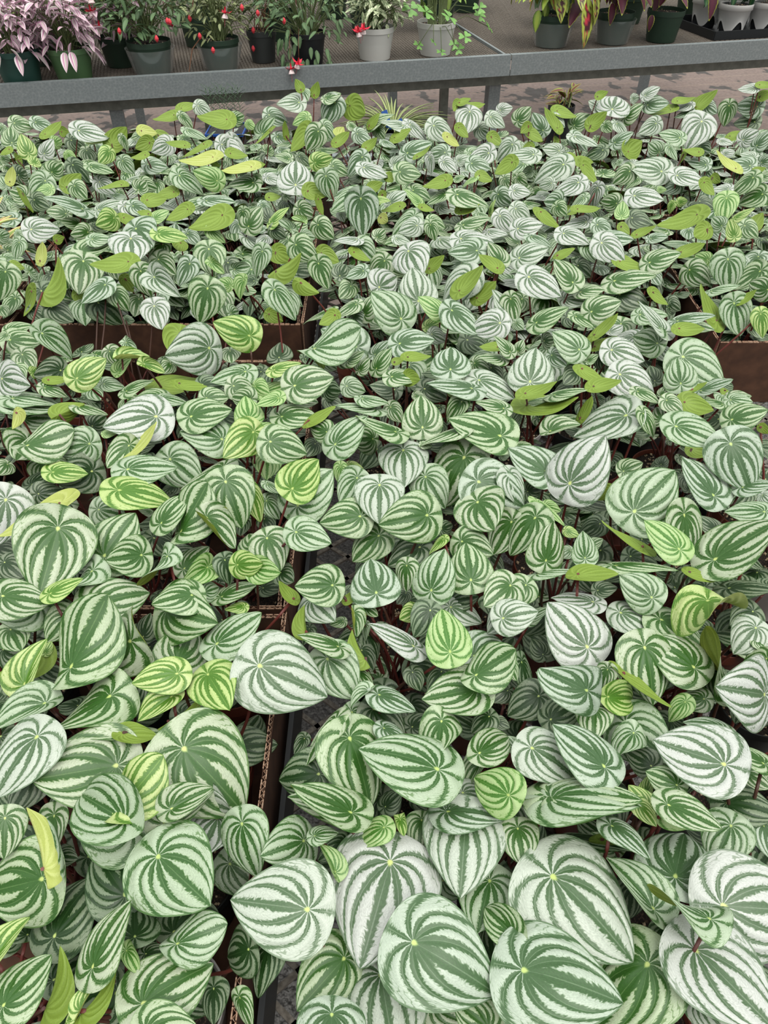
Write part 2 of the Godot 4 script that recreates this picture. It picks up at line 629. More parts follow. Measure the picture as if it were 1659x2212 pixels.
func card_wall(parent: Node3D, a: Vector3, b: Vector3, h: float, called := "wall_panel") -> void:
	# corrugated board: two liners with a fluted sheet between them
	var along := (b - a)
	var ln := along.length()
	along /= ln
	var side := Vector3.UP.cross(along).normalized()
	var up := Vector3(0, h, 0)
	var st := new_st()
	for s in [-1.0, 1.0]:
		var c: Vector3 = (a + b) / 2.0 + up / 2.0 + side * s * 0.0022
		add_box(st, Vector3(ln, h, 0.0009), c, Basis(along, Vector3.UP, along.cross(Vector3.UP)))
	var liner := obj(called, done(st), M.card, parent)
	st = new_st()
	st.set_smooth_group(-1)
	var n := int(ln / 0.0036)
	var prev := a - side * 0.0016
	var hh := up + Vector3(0, -0.0008, 0)
	for i in n:
		var t := (i + 1.0) / n
		var p := a + along * ln * t + side * (0.0016 if i % 2 == 0 else -0.0016)
		var off := side * 0.0003
		quad(st, prev + hh - off, prev + hh + off, p + hh + off, p + hh - off)
		quad(st, prev - off, prev + hh - off, p + hh - off, p - off)
		prev = p
	# the pale torn lip of the liners
	for s in [-1.0, 1.0]:
		var segs := int(ln / 0.011)
		for i in segs:
			var k := rng.randf()
			if k < 0.22:
				continue
			var c: Vector3 = a + along * ln * (i + 0.5) / segs + up + side * s * 0.0022
			add_box(st, Vector3(ln / segs * rng.randf_range(0.6, 1.05), 0.0012 + 0.0014 * rng.randf(), 0.0012), c, Basis(along, Vector3.UP, along.cross(Vector3.UP)))
	obj("fluting", done(st), M.card_edge, liner)

func tray(label: String, x0: float, x1: float, z0: float, z1: float, flare := 0.0) -> void:
	var cx := (x0 + x1) / 2.0
	var cz := (z0 + z1) / 2.0
	var t := thing("cardboard_tray", label, "tray", Vector3(cx, DECK, cz), "")
	var hx := (x1 - x0) / 2.0
	var hz := (z0 - z1) / 2.0
	var h := 0.145
	var y := 0.0025
	obj("base_panel", box_mesh(Vector3(hx * 2.0 - 0.002, 0.004, hz * 2.0 - 0.002), Vector3(0, 0.002, 0)), M.card, t)
	card_wall(t, Vector3(-hx + 0.004, y, hz), Vector3(hx - 0.004, y, hz), h)
	card_wall(t, Vector3(-hx + 0.004, y, -hz), Vector3(hx - 0.004, y, -hz), h)
	card_wall(t, Vector3(hx, y, hz + 0.003), Vector3(hx, y, -hz - 0.003), h + 0.004)
	card_wall(t, Vector3(-hx, y, hz + 0.003), Vector3(-hx, y, -hz - 0.003), h + 0.004)
	# folded corner tabs standing a little open
	for c in [[hx, hz, 1.0], [-hx, hz, -1.0]]:
		var p := Vector3(c[0] - 0.003 * c[2], y, c[1] - 0.01)
		card_wall(t, p + Vector3(-0.008 * c[2], 0, 0.002), p + Vector3(-0.012 * c[2], 0, -0.10), h - 0.012, "corner_tab")

func make_trays() -> void:
	tray("brown cardboard tray holding the white pot beside the open mesh strip", -0.775, -0.132, -0.005, -0.625)
	tray("brown cardboard tray of peperomias with its rim buried under leaves", -0.775, -0.132, -0.64, -1.262)
	tray("brown cardboard tray with its long bare front wall showing", -0.815, -0.172, -1.408, -2.03)
	tray("brown cardboard tray standing behind the long bare cardboard wall", -0.815, -0.172, -2.05, -2.56)
	tray("brown cardboard tray beside the yellow and pink leaved plant", -1.465, -0.828, -1.408, -2.03)
	tray("brown cardboard tray behind the one beside the yellow and pink plant", -1.465, -0.828, -2.05, -2.56)
	tray("brown cardboard tray with a frayed edge and open corner beside the loose pots", 0.680, 1.325, -1.336, -1.972)
	tray("brown cardboard tray whose front wall stands behind tall lime peperomia", 0.680, 1.325, -2.0, -2.56)
	# dark plastic edging strip along the tray beside the open mesh
	for d in [[-0.118, -0.02, -1.25, "dark grey plastic edging strip along the tray with the white pot"], [-0.150, -1.42, -2.02, "dark grey plastic edging strip beside the long bare cardboard tray"]]:
		var o := obj(numbered("edging_strip"), box_mesh(Vector3(0.006, 0.085, absf(d[2] - d[1])), Vector3.ZERO), M.plastic_dark, self, Transform3D(Basis.IDENTITY, Vector3(d[0], DECK + 0.0425, (d[1] + d[2]) / 2.0)))
		o.set_meta("label", d[3])
		o.set_meta("category", "strip")

func make_back_bench() -> void:
	var a := deg_to_rad(13.85)
	var b := thing("display_bench", "galvanised steel bench with mesh top carrying flowering pot plants", "bench", Vector3(-1.6425, 0, -3.559))
	b.rotation.y = a
	var top := 0.80
	for s in [[-0.8, 2.325], [2.329, 4.9]]:
		var st := new_st()
		var w: float = s[1] - s[0]
		var cx: float = (s[0] + s[1]) / 2.0
		add_box(st, Vector3(w, 0.088, 0.003), Vector3(cx, top - 0.044, 0))
		add_box(st, Vector3(w, 0.003, 0.030), Vector3(cx, top - 0.0015, -0.0165))
		add_box(st, Vector3(w, 0.003, 0.030), Vector3(cx, top - 0.0865, -0.0165))
		obj("front_rail", done(st), M.steel, b)
	# recessed beam below the rail
	obj("under_beam", box_mesh(Vector3(5.7, 0.055, 0.04), Vector3(2.05, top - 0.118, -0.10)), M.dark_steel, b)
	obj("back_rail", box_mesh(Vector3(5.7, 0.085, 0.04), Vector3(2.05, top - 0.045, -2.3)), M.steel, b)
	obj("mesh_deck", expanded_metal(-0.8, 4.9, -0.03, -2.3, 0.030, 0.020, 0.0045, 0.003), M.back_mesh, b, Transform3D(Basis.IDENTITY, Vector3(0, top - 0.026, 0)))
	for x in [0.45, 1.42, 2.2, 3.2, 4.2]:
		obj("cross_beam", box_mesh(Vector3(0.04, 0.05, 2.25), Vector3(x, top - 0.056, -1.17)), M.dark_steel, b)
	obj("seam_bar", box_mesh(Vector3(0.012, 0.014, 2.25), Vector3(2.327, top - 0.020, -1.17)), M.steel, b)
	for l in [[0.44, -0.14, 0.06], [0.86, -0.5, 0.035], [2.13, -0.42, 0.04], [2.30, -0.14, 0.06], [0.44, -2.2, 0.06], [2.30, -2.2, 0.06], [4.4, -0.14, 0.06], [4.4, -2.2, 0.06]]:
		obj("leg", box_mesh(Vector3(l[2], top - 0.145, l[2]), Vector3(l[0], (top - 0.145) / 2.0, l[1])), M.steel if l[2] > 0.05 else M.dark_steel, b)

# ============================================================ peperomias
const ZONE := ["white-pot tray", "buried-rim tray", "bare-walled tray", "tray behind bare-walled tray", "tray by pink-edged plant", "loose on mesh", "frayed tray", "tray behind frayed tray", "tray behind pink-edged plant"]
const NTH := ["first", "second", "third", "fourth", "fifth", "sixth", "seventh", "eighth", "ninth", "tenth", "eleventh", "twelfth", "thirteenth", "fourteenth", "fifteenth", "sixteenth", "seventeenth", "eighteenth", "nineteenth", "twentieth", "twenty-first", "twenty-second"]

func plant_label(pl: Array) -> String:
	var ints: Array = pl[4]
	var lime := 0
	var pale := 0
	var big := 0
	for i in ints.size() / 10:
		if ints[i * 10 + 8] == 3:
			lime += 1
		if ints[i * 10 + 8] == 4:
			pale += 1
		if ints[i * 10 + 6] >= 84:
			big += 1
	var look := "large-leaved" if big >= 1 else ("lime-topped" if lime >= 2 else ("pale-backed" if pale >= 2 else "silver-striped"))
	return "%s peperomia, %s, %s pot from mesh strip, %s row from steel bench" % [look, ZONE[pl[3]], NTH[pl[5]], NTH[pl[6]]]

func pot_mesh(r: float, h: float, rim: float, taper := 0.76) -> ArrayMesh:
	var rb := r * taper
	var w := 0.0018
	return lathe_mesh([Vector2(0.0, 0.0), Vector2(rb - 0.002, 0.0), Vector2(rb, 0.002), Vector2(r * 0.955, h - rim), Vector2(r, h - rim + 0.001), Vector2(r, h - 0.001), Vector2(r - w * 0.5, h), Vector2(r - w, h - 0.001), Vector2(r - w - 0.001, h - rim), Vector2(rb - w, 0.004), Vector2(0.0, 0.004)], 36)

func soil_mesh(r: float, sd: int, n_chunk := 60) -> ArrayMesh:
	var g := RandomNumberGenerator.new()
	g.seed = sd
	var nz := FastNoiseLite.new()
	nz.seed = sd
	nz.frequency = 90.0
	var st := new_st()
	st.set_smooth_group(0)
	var rings := 9
	var seg := 30
	var grid := []
	for i in rings + 1:
		var row := []
		for k in seg:
			var rr := r * i / rings
			var x := cos(TAU * k / seg) * rr
			var z := sin(TAU * k / seg) * rr
			row.append(Vector3(x, 0.004 * nz.get_noise_2d(x, z) + 0.003 * (1.0 - float(i) / rings), z))
		grid.append(row)
	for i in rings:
		for k in seg:
			var k2 := (k + 1) % seg
			quad(st, grid[i][k], grid[i][k2], grid[i + 1][k2], grid[i + 1][k])
	st.set_material(M.soil)
	var mesh := done(st)
	st = new_st()
	st.set_smooth_group(-1)
	for i in n_chunk:
		var a := g.randf() * TAU
		var rr := r * 0.94 * sqrt(g.randf())
		var c := Vector3(cos(a) * rr, 0.003, sin(a) * rr)
		c.y += 0.004 * nz.get_noise_2d(c.x, c.z)
		var s := g.randf_range(0.0012, 0.0034)
		var b := Basis.from_euler(Vector3(g.randf() * 6, g.randf() * 6, g.randf() * 6))
		var p := []
		for d in [Vector3.RIGHT, Vector3.UP, Vector3.BACK, Vector3.LEFT, Vector3.DOWN, Vector3.FORWARD]:
			p.append(c + b * (d * s * g.randf_range(0.7, 1.2)))
		for f in [[0, 1, 2], [2, 1, 3], [3, 1, 5], [5, 1, 0], [2, 4, 0], [3, 4, 2], [5, 4, 3], [0, 4, 5]]:
			st.add_vertex(p[f[0]])
			st.add_vertex(p[f[1]])
			st.add_vertex(p[f[2]])
	st.set_material(M.perlite)
	return done(st, mesh)

func add_leaf(root: Node3D, at: Vector3, basis: Basis, ln: float, wd: float, kind: int, shape: int, crown: Vector3) -> void:
	var t := Transform3D(basis * Basis.from_scale(Vector3(wd / 0.86, (ln + wd) * 0.5, ln)), at)
	var o := MeshInstance3D.new()
	o.name = "leaf"
	o.mesh = leaf_meshes[shape]
	o.transform = t
	o.set_surface_override_material(0, top_mats[kind][rng.randi() % 3])
	var j := rng.randi() % 2
	if kind == 4:
		j = 1 if shape == 6 or shape == 7 or rng.randf() < 0.08 else 0
	o.set_surface_override_material(1, low_mats[kind][j])
	root.add_child(o, true)
	var end := at - basis.y * (0.001 + 0.036 * ln)
	var d := end - crown
	var l := d.length()
	var yb := d / l
	var xb := yb.cross(Vector3(0.3, 0.1, 0.95)).normalized()
	var pb := Basis(xb, yb * l, xb.cross(yb))
	obj("petiole", petiole_meshes[rng.randi() % 3], M.petiole[rng.randi() % 3], root, Transform3D(pb, crown))

func make_peperomias() -> void:
	var pots := [pot_mesh(0.050, 0.096, 0.014), pot_mesh(0.048, 0.094, 0.020), pot_mesh(0.051, 0.098, 0.012), pot_mesh(0.050, 0.096, 0.016)]
	var soils := [soil_mesh(0.0465, 1), soil_mesh(0.0465, 2), soil_mesh(0.0465, 3)]
	for pl in PLANTS:
		var zone: int = pl[3]
		var base_y := DECK if zone == 5 else DECK + 0.004
		var at := Vector3(pl[0] / 1000.0, base_y, pl[1] / 1000.0)
		var lab := plant_label(pl)
		var grp: String = "peperomias, " + ZONE[zone]
		var root: Node3D
		if zone == 0 and pl[2] == 2:
			root = thing("peperomia_plant", "striped peperomia in the white-rimmed pot inside a cardboard tray", "potted plant", at, grp)
		else:
			root = thing("peperomia_plant", lab, "potted plant", at, grp)
		var pot := obj("pot", pots[pl[2]], M.pot[pl[2]], root)
		pot.rotation.y = rng.randf() * TAU
		var so := obj("soil", soils[rng.randi() % 3], null, root, Transform3D(Basis.from_euler(Vector3(0, rng.randf() * TAU, 0)), Vector3(0, 0.084, 0)))
		var ints: Array = pl[4]
		var n := ints.size() / 10
		for i in n:
			var k := i * 10
			var lp := Vector3(ints[k] / 1000.0, ints[k + 1] / 1000.0, ints[k + 2] / 1000.0) - at
			var b := Basis.from_euler(Vector3(deg_to_rad(ints[k + 4]), deg_to_rad(ints[k + 3]), deg_to_rad(ints[k + 5])))
			var sh: int = ints[k + 9]
			if sh == 1 and i % 2 == 0:
				sh = 8
			elif sh == 3 and i % 2 == 0:
				sh = 9
			add_leaf(root, lp, b, ints[k + 6] / 1000.0, ints[k + 7] / 1000.0, ints[k + 8], sh, Vector3(rng.randf_range(-0.012, 0.012), 0.085, rng.randf_range(-0.012, 0.012)))
		# low leaves around the crown
		var deep := at.z < -1.2 and not (at.x > 0.48 and at.z > -1.55)
		var extra := (6 if n > 4 else 9) + (9 if deep else 0)
		var a0 := rng.randf() * TAU
		for i in extra:
			var a := a0 + TAU * i / extra + rng.randf_range(-0.3, 0.3)
			var out := Vector3(sin(a), 0, cos(a))
			var high := deep and i % 2 == 0
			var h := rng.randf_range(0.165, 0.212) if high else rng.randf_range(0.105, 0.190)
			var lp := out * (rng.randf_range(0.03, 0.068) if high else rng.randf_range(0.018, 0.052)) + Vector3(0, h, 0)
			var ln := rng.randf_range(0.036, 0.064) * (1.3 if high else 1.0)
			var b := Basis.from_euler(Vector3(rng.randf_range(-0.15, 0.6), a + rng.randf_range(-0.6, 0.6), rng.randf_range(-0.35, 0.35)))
			var kind: int = [2, 2, 2, 2, 2, 1, 2, 2, 2][rng.randi() % 9] if not high else [1, 0, 1, 2, 1, 0, 4, 1][rng.randi() % 8]  # lower leaves mostly take the dark skin: gap shade put into their colour
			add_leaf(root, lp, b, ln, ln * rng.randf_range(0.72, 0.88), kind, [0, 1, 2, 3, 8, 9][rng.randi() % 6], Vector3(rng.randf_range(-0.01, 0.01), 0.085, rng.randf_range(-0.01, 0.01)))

# ============================================================ plants of the back bench
func blade(w: float, nl: int, nw: int, fold: float, droop: float, serr: float, paint: Callable, blunt := 0.9) -> ArrayMesh:
	# unit leaf along +z from the origin, closed (upper and lower face)
	var st := new_st()
	st.set_smooth_group(0)
	var g := []
	for s in 2:
		var rows := []
		for i in nl + 1:
			var t := float(i) / nl
			var hw := w * pow(t + 0.012, 0.55) * pow(1.0 - t * 0.995, blunt) * 1.55
			if i % 2 == 1:
				hw *= 1.0 + serr
			var row := []
			for k in nw + 1:
				var c := 2.0 * k / nw - 1.0
				row.append([Vector3(c * hw, fold * absf(c) * hw - droop * t * t - (0.02 * (1.0 - c * c) if s == 1 else 0.0), t), paint.call(t, c)])
			rows.append(row)
		g.append(rows)
	for s in 2:
		for i in nl:
			for k in nw:
				var q := [g[s][i][k], g[s][i][k + 1], g[s][i + 1][k + 1], g[s][i + 1][k]]
				for j in ([0, 2, 1, 0, 3, 2] if s == 0 else [0, 1, 2, 0, 2, 3]):
					st.set_color(q[j][1])
					st.add_vertex(q[j][0])
	return done(st)

func lin(r: float, g: float, b: float) -> Color:
	return c8(r, g, b).srgb_to_linear()

func hang(root: Node3D, called: String, meshes: Array, at: Vector3, dir: Vector3, roll: float, ln: float, mat: Material) -> MeshInstance3D:
	var z := dir.normalized()
	var x := Vector3.UP.cross(z)
	if x.length() < 0.05:
		x = Vector3.RIGHT
	x = x.normalized()
	var y := z.cross(x)
	var b := Basis(x, y, z) * Basis.from_euler(Vector3(0, 0, roll))
	return obj(called, meshes[rng.randi() % meshes.size()], mat, root, Transform3D(b * Basis.from_scale(Vector3.ONE * ln), at))

func bush(root: Node3D, called: String, meshes: Array, mat: Material, n: int, centre: Vector3, rad: Vector3, l0: float, l1: float, droop: float, stems: Material, up_bias := 0.0) -> void:
	var st := new_st()
	for i in n:
		var d := Vector3(rng.randf_range(-1, 1), rng.randf_range(-0.75, 1), rng.randf_range(-1, 1)).normalized()
		var p := centre + d * rad * pow(rng.randf(), 0.4)
		var dir := Vector3(d.x, d.y * 0.4 + up_bias - droop * rng.randf(), d.z) + Vector3(rng.randf_range(-0.9, 0.9), rng.randf_range(-0.55, 0.55), rng.randf_range(-0.9, 0.9))
		hang(root, called, meshes, p, dir, rng.randf_range(-0.5, 0.5), rng.randf_range(l0, l1), mat)
		if i % 4 == 0:
			var foot := Vector3(rng.randf_range(-0.03, 0.03), centre.y - rad.y * 0.9, rng.randf_range(-0.03, 0.03))
			add_tube(st, [foot, foot.lerp(p, 0.5) + Vector3(0, 0.02, 0), p], 0.0025, 0.0014, 5)
	obj("stems", done(st), stems, root)

func back_pot(label: String, at: Vector3, r: float, h: float, mat: Material, cover := false) -> Node3D:
	var root := thing("potted_plant", label, "potted plant", at)
	obj("pot", pot_mesh(r, h, h * 0.17, 0.78), mat, root)
	obj("soil", soil_mesh(r * 0.93, 5, 30), null, root, Transform3D(Basis.IDENTITY, Vector3(0, h * 0.88, 0)))
	if cover:
		obj("clear_sleeve", lathe_mesh([Vector2(r * 0.86, 0.004), Vector2(r * 1.12, h * 0.78), Vector2(r * 1.135, h * 0.78), Vector2(r * 0.875, 0.003)], 32), M.clear, root)
	return root

func flower(root: Node3D, at: Vector3, s: float) -> void:
	# a hanging fuchsia bloom: red tube and sepals, white skirt, long stamens
	var st := new_st()
	st.set_color(lin(214, 40, 66))
	add_tube(st, [Vector3(0, 0, 0), Vector3(0, -0.3, 0), Vector3(0, -0.45, 0)], 0.05, 0.12, 8)
	var red := lin(222, 44, 72)
	for k in 4:
		var a := TAU * k / 4 + 0.4
		var d := Vector3(cos(a), 0, sin(a))
		var sd := Vector3(-sin(a), 0, cos(a)) * 0.13
		var p0 := Vector3(0, -0.42, 0)
		var p1 := p0 + d * 0.34 + Vector3(0, 0.02, 0)
		var p2 := p0 + d * 0.62 + Vector3(0, 0.20, 0)
		st.set_color(red)
		quad(st, p0 - sd * 0.5, p1 - sd, p1 + sd, p0 + sd * 0.5)
		quad(st, p1 - sd, p2, p2, p1 + sd)
		var low := Vector3(0, -0.03, 0)
		quad(st, p0 + sd * 0.5 + low, p1 + sd + low, p1 - sd + low, p0 - sd * 0.5 + low)
	var m := obj("flower", done(st), M.petal, root, Transform3D(Basis.from_euler(Vector3(rng.randf_range(-0.3, 0.3), rng.randf() * TAU, rng.randf_range(-0.3, 0.3))) * Basis.from_scale(Vector3.ONE * s), at))
	st = new_st()
	st.set_color(lin(244, 226, 226))
	add_lathe(st, [Vector2(0.08, -0.45), Vector2(0.2, -0.6), Vector2(0.26, -0.78), Vector2(0.22, -0.78), Vector2(0.05, -0.5)], 10)
	obj("skirt", done(st), M.petal, m)
	st = new_st()
	st.set_color(lin(226, 110, 130))
	add_tube(st, [Vector3(0, -0.6, 0), Vector3(0.02, -1.0, 0), Vector3(0.04, -1.35, 0.02)], 0.022, 0.014, 5)
	obj("stamens", done(st), M.petal, m)

func bud(root: Node3D, at: Vector3, s: float) -> void:
	var st := new_st()
	st.set_color(lin(226, 66, 78))
	add_lathe(st, [Vector2(0.0, -1.0), Vector2(0.22, -0.75), Vector2(0.32, -0.5), Vector2(0.26, -0.25), Vector2(0.08, 0.0), Vector2(0.0, 0.02)], 8)
	obj("flower_bud", done(st), M.petal, root, Transform3D(Basis.from_scale(Vector3.ONE * s), at))

func make_back_plants() -> void:
	var DY := 0.777
	var green := std(c8(78, 112, 72), 0.5)
	var teal := std(c8(36, 74, 66), 0.5)
	var dgreen := std(c8(40, 62, 48), 0.5)
	var white := std(c8(206, 206, 202), 0.5)
	var white2 := std(c8(232, 230, 228), 0.45)
	# --- pink, white and mauve striped trailing plants
	var trad := []
	for v in 5:
		var sd := v
		trad.append(blade(0.34, 7, 8, 0.35, 0.22, 0.0, func(t: float, c: float) -> Color:
			var k := int(floor((c + 1.0) * 3.5)) + sd
			var pal := [lin(244, 238, 238), lin(222, 176, 204), lin(186, 122, 158), lin(240, 234, 230), lin(172, 178, 158), lin(228, 190, 210), lin(150, 96, 124)]
			return pal[k % 7].lerp(lin(214, 176, 198), 0.15 * t)))
	var tplants := [
		["pink and white striped trailing plant in a teal pot", Vector3(-1.60, DY, -3.70), teal, 0.10, 0.13],
		["pink and white striped trailing plant in a mid-green pot", Vector3(-1.39, DY, -3.77), green, 0.095, 0.125],
	]
	for d in tplants:
		var r := back_pot(d[0], d[1], d[3], d[4], d[2])
		bush(r, "leaf", trad, M.paint, 290, Vector3(0.0, 0.235, 0), Vector3(0.16, 0.15, 0.15), 0.042, 0.07, 0.1, M.stem_green)
		for i in 7:
			var a := rng.randf_range(-0.4, 3.5)
			hang(r, "leaf", trad, Vector3(cos(a) * 0.10, 0.12, sin(a) * 0.10), Vector3(cos(a), -0.9, sin(a)), 0.0, 0.08, M.paint)
	var r3 := back_pot("pink and white striped trailing plant in a dark pot behind the mid-green one", Vector3(-1.24, DY, -4.02), 0.09, 0.12, dgreen)
	bush(r3, "leaf", trad, M.paint, 200, Vector3(0.0, 0.25, 0), Vector3(0.18, 0.17, 0.16), 0.05, 0.08, 0.1, M.stem_green)
	var r3b := back_pot("pink and white striped trailing plant in a dark pot behind the teal one", Vector3(-1.63, DY, -4.05), 0.09, 0.12, dgreen)
	bush(r3b, "leaf", trad, M.paint, 200, Vector3(0.0, 0.25, 0), Vector3(0.18, 0.17, 0.16), 0.05, 0.08, 0.1, M.stem_green)
	# --- fuchsias
	var leafy := func(a: Color, b: Color) -> Array:
		var out := []
		for v in 3:
			var sd := v
			out.append(blade(0.34, 6, 4, 0.3, 0.15, 0.05, func(t: float, c: float) -> Color: return a.lerp(b, absf(c) * 0.5 + 0.15 * sd)))
		return out
	var fdark: Array = leafy.call(lin(112, 140, 96), lin(78, 110, 76))
	var fdull: Array = leafy.call(lin(148, 154, 110), lin(108, 126, 84))
	var fus := [
		["bushy fuchsia in a dark green pot with a clear sleeve", Vector3(-1.06, DY, -3.875), fdark, 0.098, 0.13, 300, Vector3(0, 0.27, 0), Vector3(0.21, 0.15, 0.18), true],
		["dull green small-leaved fuchsia with a bare trailing stem", Vector3(-0.76, DY, -3.96), fdull, 0.092, 0.125, 300, Vector3(0, 0.25, 0), Vector3(0.20, 0.15, 0.16), true],
		["large red and white flowering fuchsia spilling over its black pot", Vector3(-0.36, DY, -4.06), fdark, 0.085, 0.13, 300, Vector3(-0.01, 0.25, 0), Vector3(0.25, 0.20, 0.19), false],
	]
	for i in 3:
		var d: Array = fus[i]
		var r := back_pot(d[0], d[1], d[3], d[4], dgreen if i < 2 else M.plastic_dark, d[8])
		bush(r, "leaf", d[2], M.paint, d[5], d[6], d[7], 0.028 if i == 1 else 0.038, 0.044 if i == 1 else 0.060, 0.2, M.stem_green)
		var spots: Array = [
			[Vector3(-0.17, 0.22, 0.10), Vector3(0.02, 0.37, 0.17), Vector3(-0.17, 0.33, 0.14), Vector3(-0.19, 0.28, 0.12)],
			[Vector3(-0.19, 0.34, 0.1), Vector3(-0.05, 0.33, 0.12), Vector3(0.03, 0.35, 0.1), Vector3(0.07, 0.26, 0.12)],
			[Vector3(-0.03, 0.33, 0.16), Vector3(0.24, 0.17, 0.10), Vector3(0.27, 0.18, 0.10), Vector3(-0.025, 0.065, 0.215), Vector3(-0.065, 0.045, 0.215), Vector3(0.16, 0.37, 0.1)],
		][i]
		for s in spots:
			flower(r, s, 0.055)
		for k in 5:
			var a := rng.randf_range(0, PI)
			bud(r, d[6] + Vector3(cos(a), rng.randf_range(-0.9, 0.5), sin(a)) * d[7], 0.028)
		if i == 2:
			for e in [Vector3(-0.025, 0.065, 0.215), Vector3(-0.065, 0.045, 0.215)]:
				obj("flower_stalk", tube_mesh([Vector3(e.x, 0.16, 0.12), Vector3(e.x, 0.12, 0.19), e], 0.0015, 0.001, 5), M.stem_brown, r)
			for k in 26:
				var x := rng.randf_range(-0.12, 0.12)
				hang(r, "leaf", fdark, Vector3(x, rng.randf_range(0.02, 0.14), 0.09 + 0.03 * rng.randf()), Vector3(x * 3.0, -1.0, 0.6), 0.0, 0.05, M.paint)
		if i == 1:
			obj("trailing_stem", tube_mesh([Vector3(-0.06, 0.14, 0.09), Vector3(-0.10, 0.10, 0.12), Vector3(-0.13, 0.0, 0.145), Vector3(-0.135, -0.05, 0.15)], 0.003, 0.0015, 5), M.stem_brown, r)
	# dark empty looking pots between
	for e in [[Vector3(-0.58, DY, -4.10), "dark grey pot of leafy cuttings between the fuchsias"], [Vector3(-1.50, DY, -4.0), "dark pot of cuttings between the striped trailing plants"]]:
		var r := back_pot(e[1], e[0], 0.07, 0.13, std(c8(58, 62, 62), 0.5))
		bush(r, "leaf", fdull, M.paint, 60, Vector3(0, 0.2, 0), Vector3(0.09, 0.08, 0.09), 0.03, 0.045, 0.4, M.stem_brown)
	# --- white-freckled plant in a white pot
	var spot_noise := FastNoiseLite.new()
	spot_noise.frequency = 3.2
	var hyp := []
	for v in 4:
		var sd := v * 7.0
		hyp.append(blade(0.34, 9, 8, 0.2, 0.25, 0.0, func(t: float, c: float) -> Color: return lin(226, 232, 196) if spot_noise.get_noise_2d(t * 1.4 + sd, c * 0.7) > -0.06 else lin(74, 112, 58)))
	var rh := back_pot("white-freckled green polka plant in a plain white pot", Vector3(-0.045, DY, -4.16), 0.094, 0.135, white)
	bush(rh, "leaf", hyp, M.paint, 240, Vector3(0.03, 0.235, 0), Vector3(0.14, 0.12, 0.13), 0.045, 0.062, 0.5, M.stem_green)
	# --- clover-leaved plant in a ribbed white pot
	var ox_leaf := clover_mesh()
	var rx := back_pot("clover-leaved green plant trailing over a ribbed white pot", Vector3(0.255, DY, -4.25), 0.094, 0.14, white)
	var stx := new_st()
	var cl := [[-0.13, 0.21, 0.14, 1.0], [-0.06, 0.20, 0.15, 1.15], [0.05, 0.18, 0.15, 1.0], [0.13, 0.10, 0.15, 0.8], [0.08, 0.07, 0.15, 0.6], [-0.09, 0.065, 0.14, 0.6], [-0.02, 0.08, 0.15, 0.5], [0.02, 0.04, 0.16, 0.6], [0.10, 0.05, 0.15, 0.7], [0.20, 0.20, 0.05, 0.8], [0.21, 0.16, 0.0, 0.8], [-0.10, 0.27, 0.06, 0.9], [0.0, 0.29, 0.05, 0.9], [0.10, 0.28, 0.04, 0.9], [0.2, 0.27, 0.02, 0.9], [-0.05, 0.34, -0.04, 0.9], [0.06, 0.35, -0.03, 0.9], [0.15, 0.34, 0.0, 0.8], [-0.14, 0.32, 0.0, 0.8], [0.24, 0.24, -0.06, 0.9], [0.26, 0.11, -0.02, 0.7]]
	for c in cl:
		var p := Vector3(c[0], c[1], c[2])
		obj("leaf", ox_leaf, M.paint, rx, Transform3D(Basis.from_euler(Vector3(rng.randf_range(0.4, 0.9), rng.randf() * TAU * 0.3, rng.randf_range(-0.3, 0.3))) * Basis.from_scale(Vector3.ONE * 0.042 * c[3]), p))
		var foot := Vector3(rng.randf_range(-0.05, 0.05), 0.12, rng.randf_range(-0.03, 0.05))
		add_tube(stx, [foot, foot.lerp(p, 0.5) + Vector3(0, 0.05, 0.02), p], 0.0018, 0.0014, 5)
	for i in 60:
		var a := rng.randf() * TAU
		var foot := Vector3(cos(a) * 0.04, 0.12, sin(a) * 0.04)
		add_tube(stx, [foot, foot * 1.3 + Vector3(0, 0.12, 0), Vector3(cos(a) * 0.14, 0.3, sin(a) * 0.12)], 0.0018, 0.0012, 5)
	obj("stems", done(stx), M.stem_green, rx)
	# --- coleus
	var col_a := []
	for v in 3:
		var sd := v * 5.0
		col_a.append(blade(0.36, 14, 8, 0.15, 0.25, 0.10, func(t: float, c: float) -> Color:
			var n := spot_noise.get_noise_2d(t * 0.9 + sd, c * 0.4)
			return lin(176, 190, 84) if absf(c) > 0.72 or n > 0.12 else (lin(74, 28, 40) if n > -0.16 else (lin(196, 58, 74) if absf(c) < 0.4 else lin(150, 170, 78)))))
	var col_b := []
	for v in 2:
		var sd := v * 3.0
		col_b.append(blade(0.38, 16, 8, 0.15, 0.25, 0.12, func(t: float, c: float) -> Color: return lin(198, 206, 84) if absf(c) > 0.80 or t > 0.96 else lin(86, 30, 50).lerp(lin(60, 26, 36), absf(c))))
	var col_c := []
	col_c.append(blade(0.38, 12, 6, 0.15, 0.25, 0.10, func(t: float, c: float) -> Color: return lin(160, 180, 74) if absf(c) < 0.5 else lin(118, 148, 62)))
	var cols := [
		["mottled yellow-green and pink coleus in a sleeved green pot", Vector3(0.86, DY, -4.44), col_a, true],
		["burgundy coleus with lime leaf edges in a sleeved green pot", Vector3(1.19, DY, -4.51), col_b, true],
		["burgundy coleus with lime leaf edges in a plain dark green pot", Vector3(1.46, DY, -4.56), col_b, false],
	]
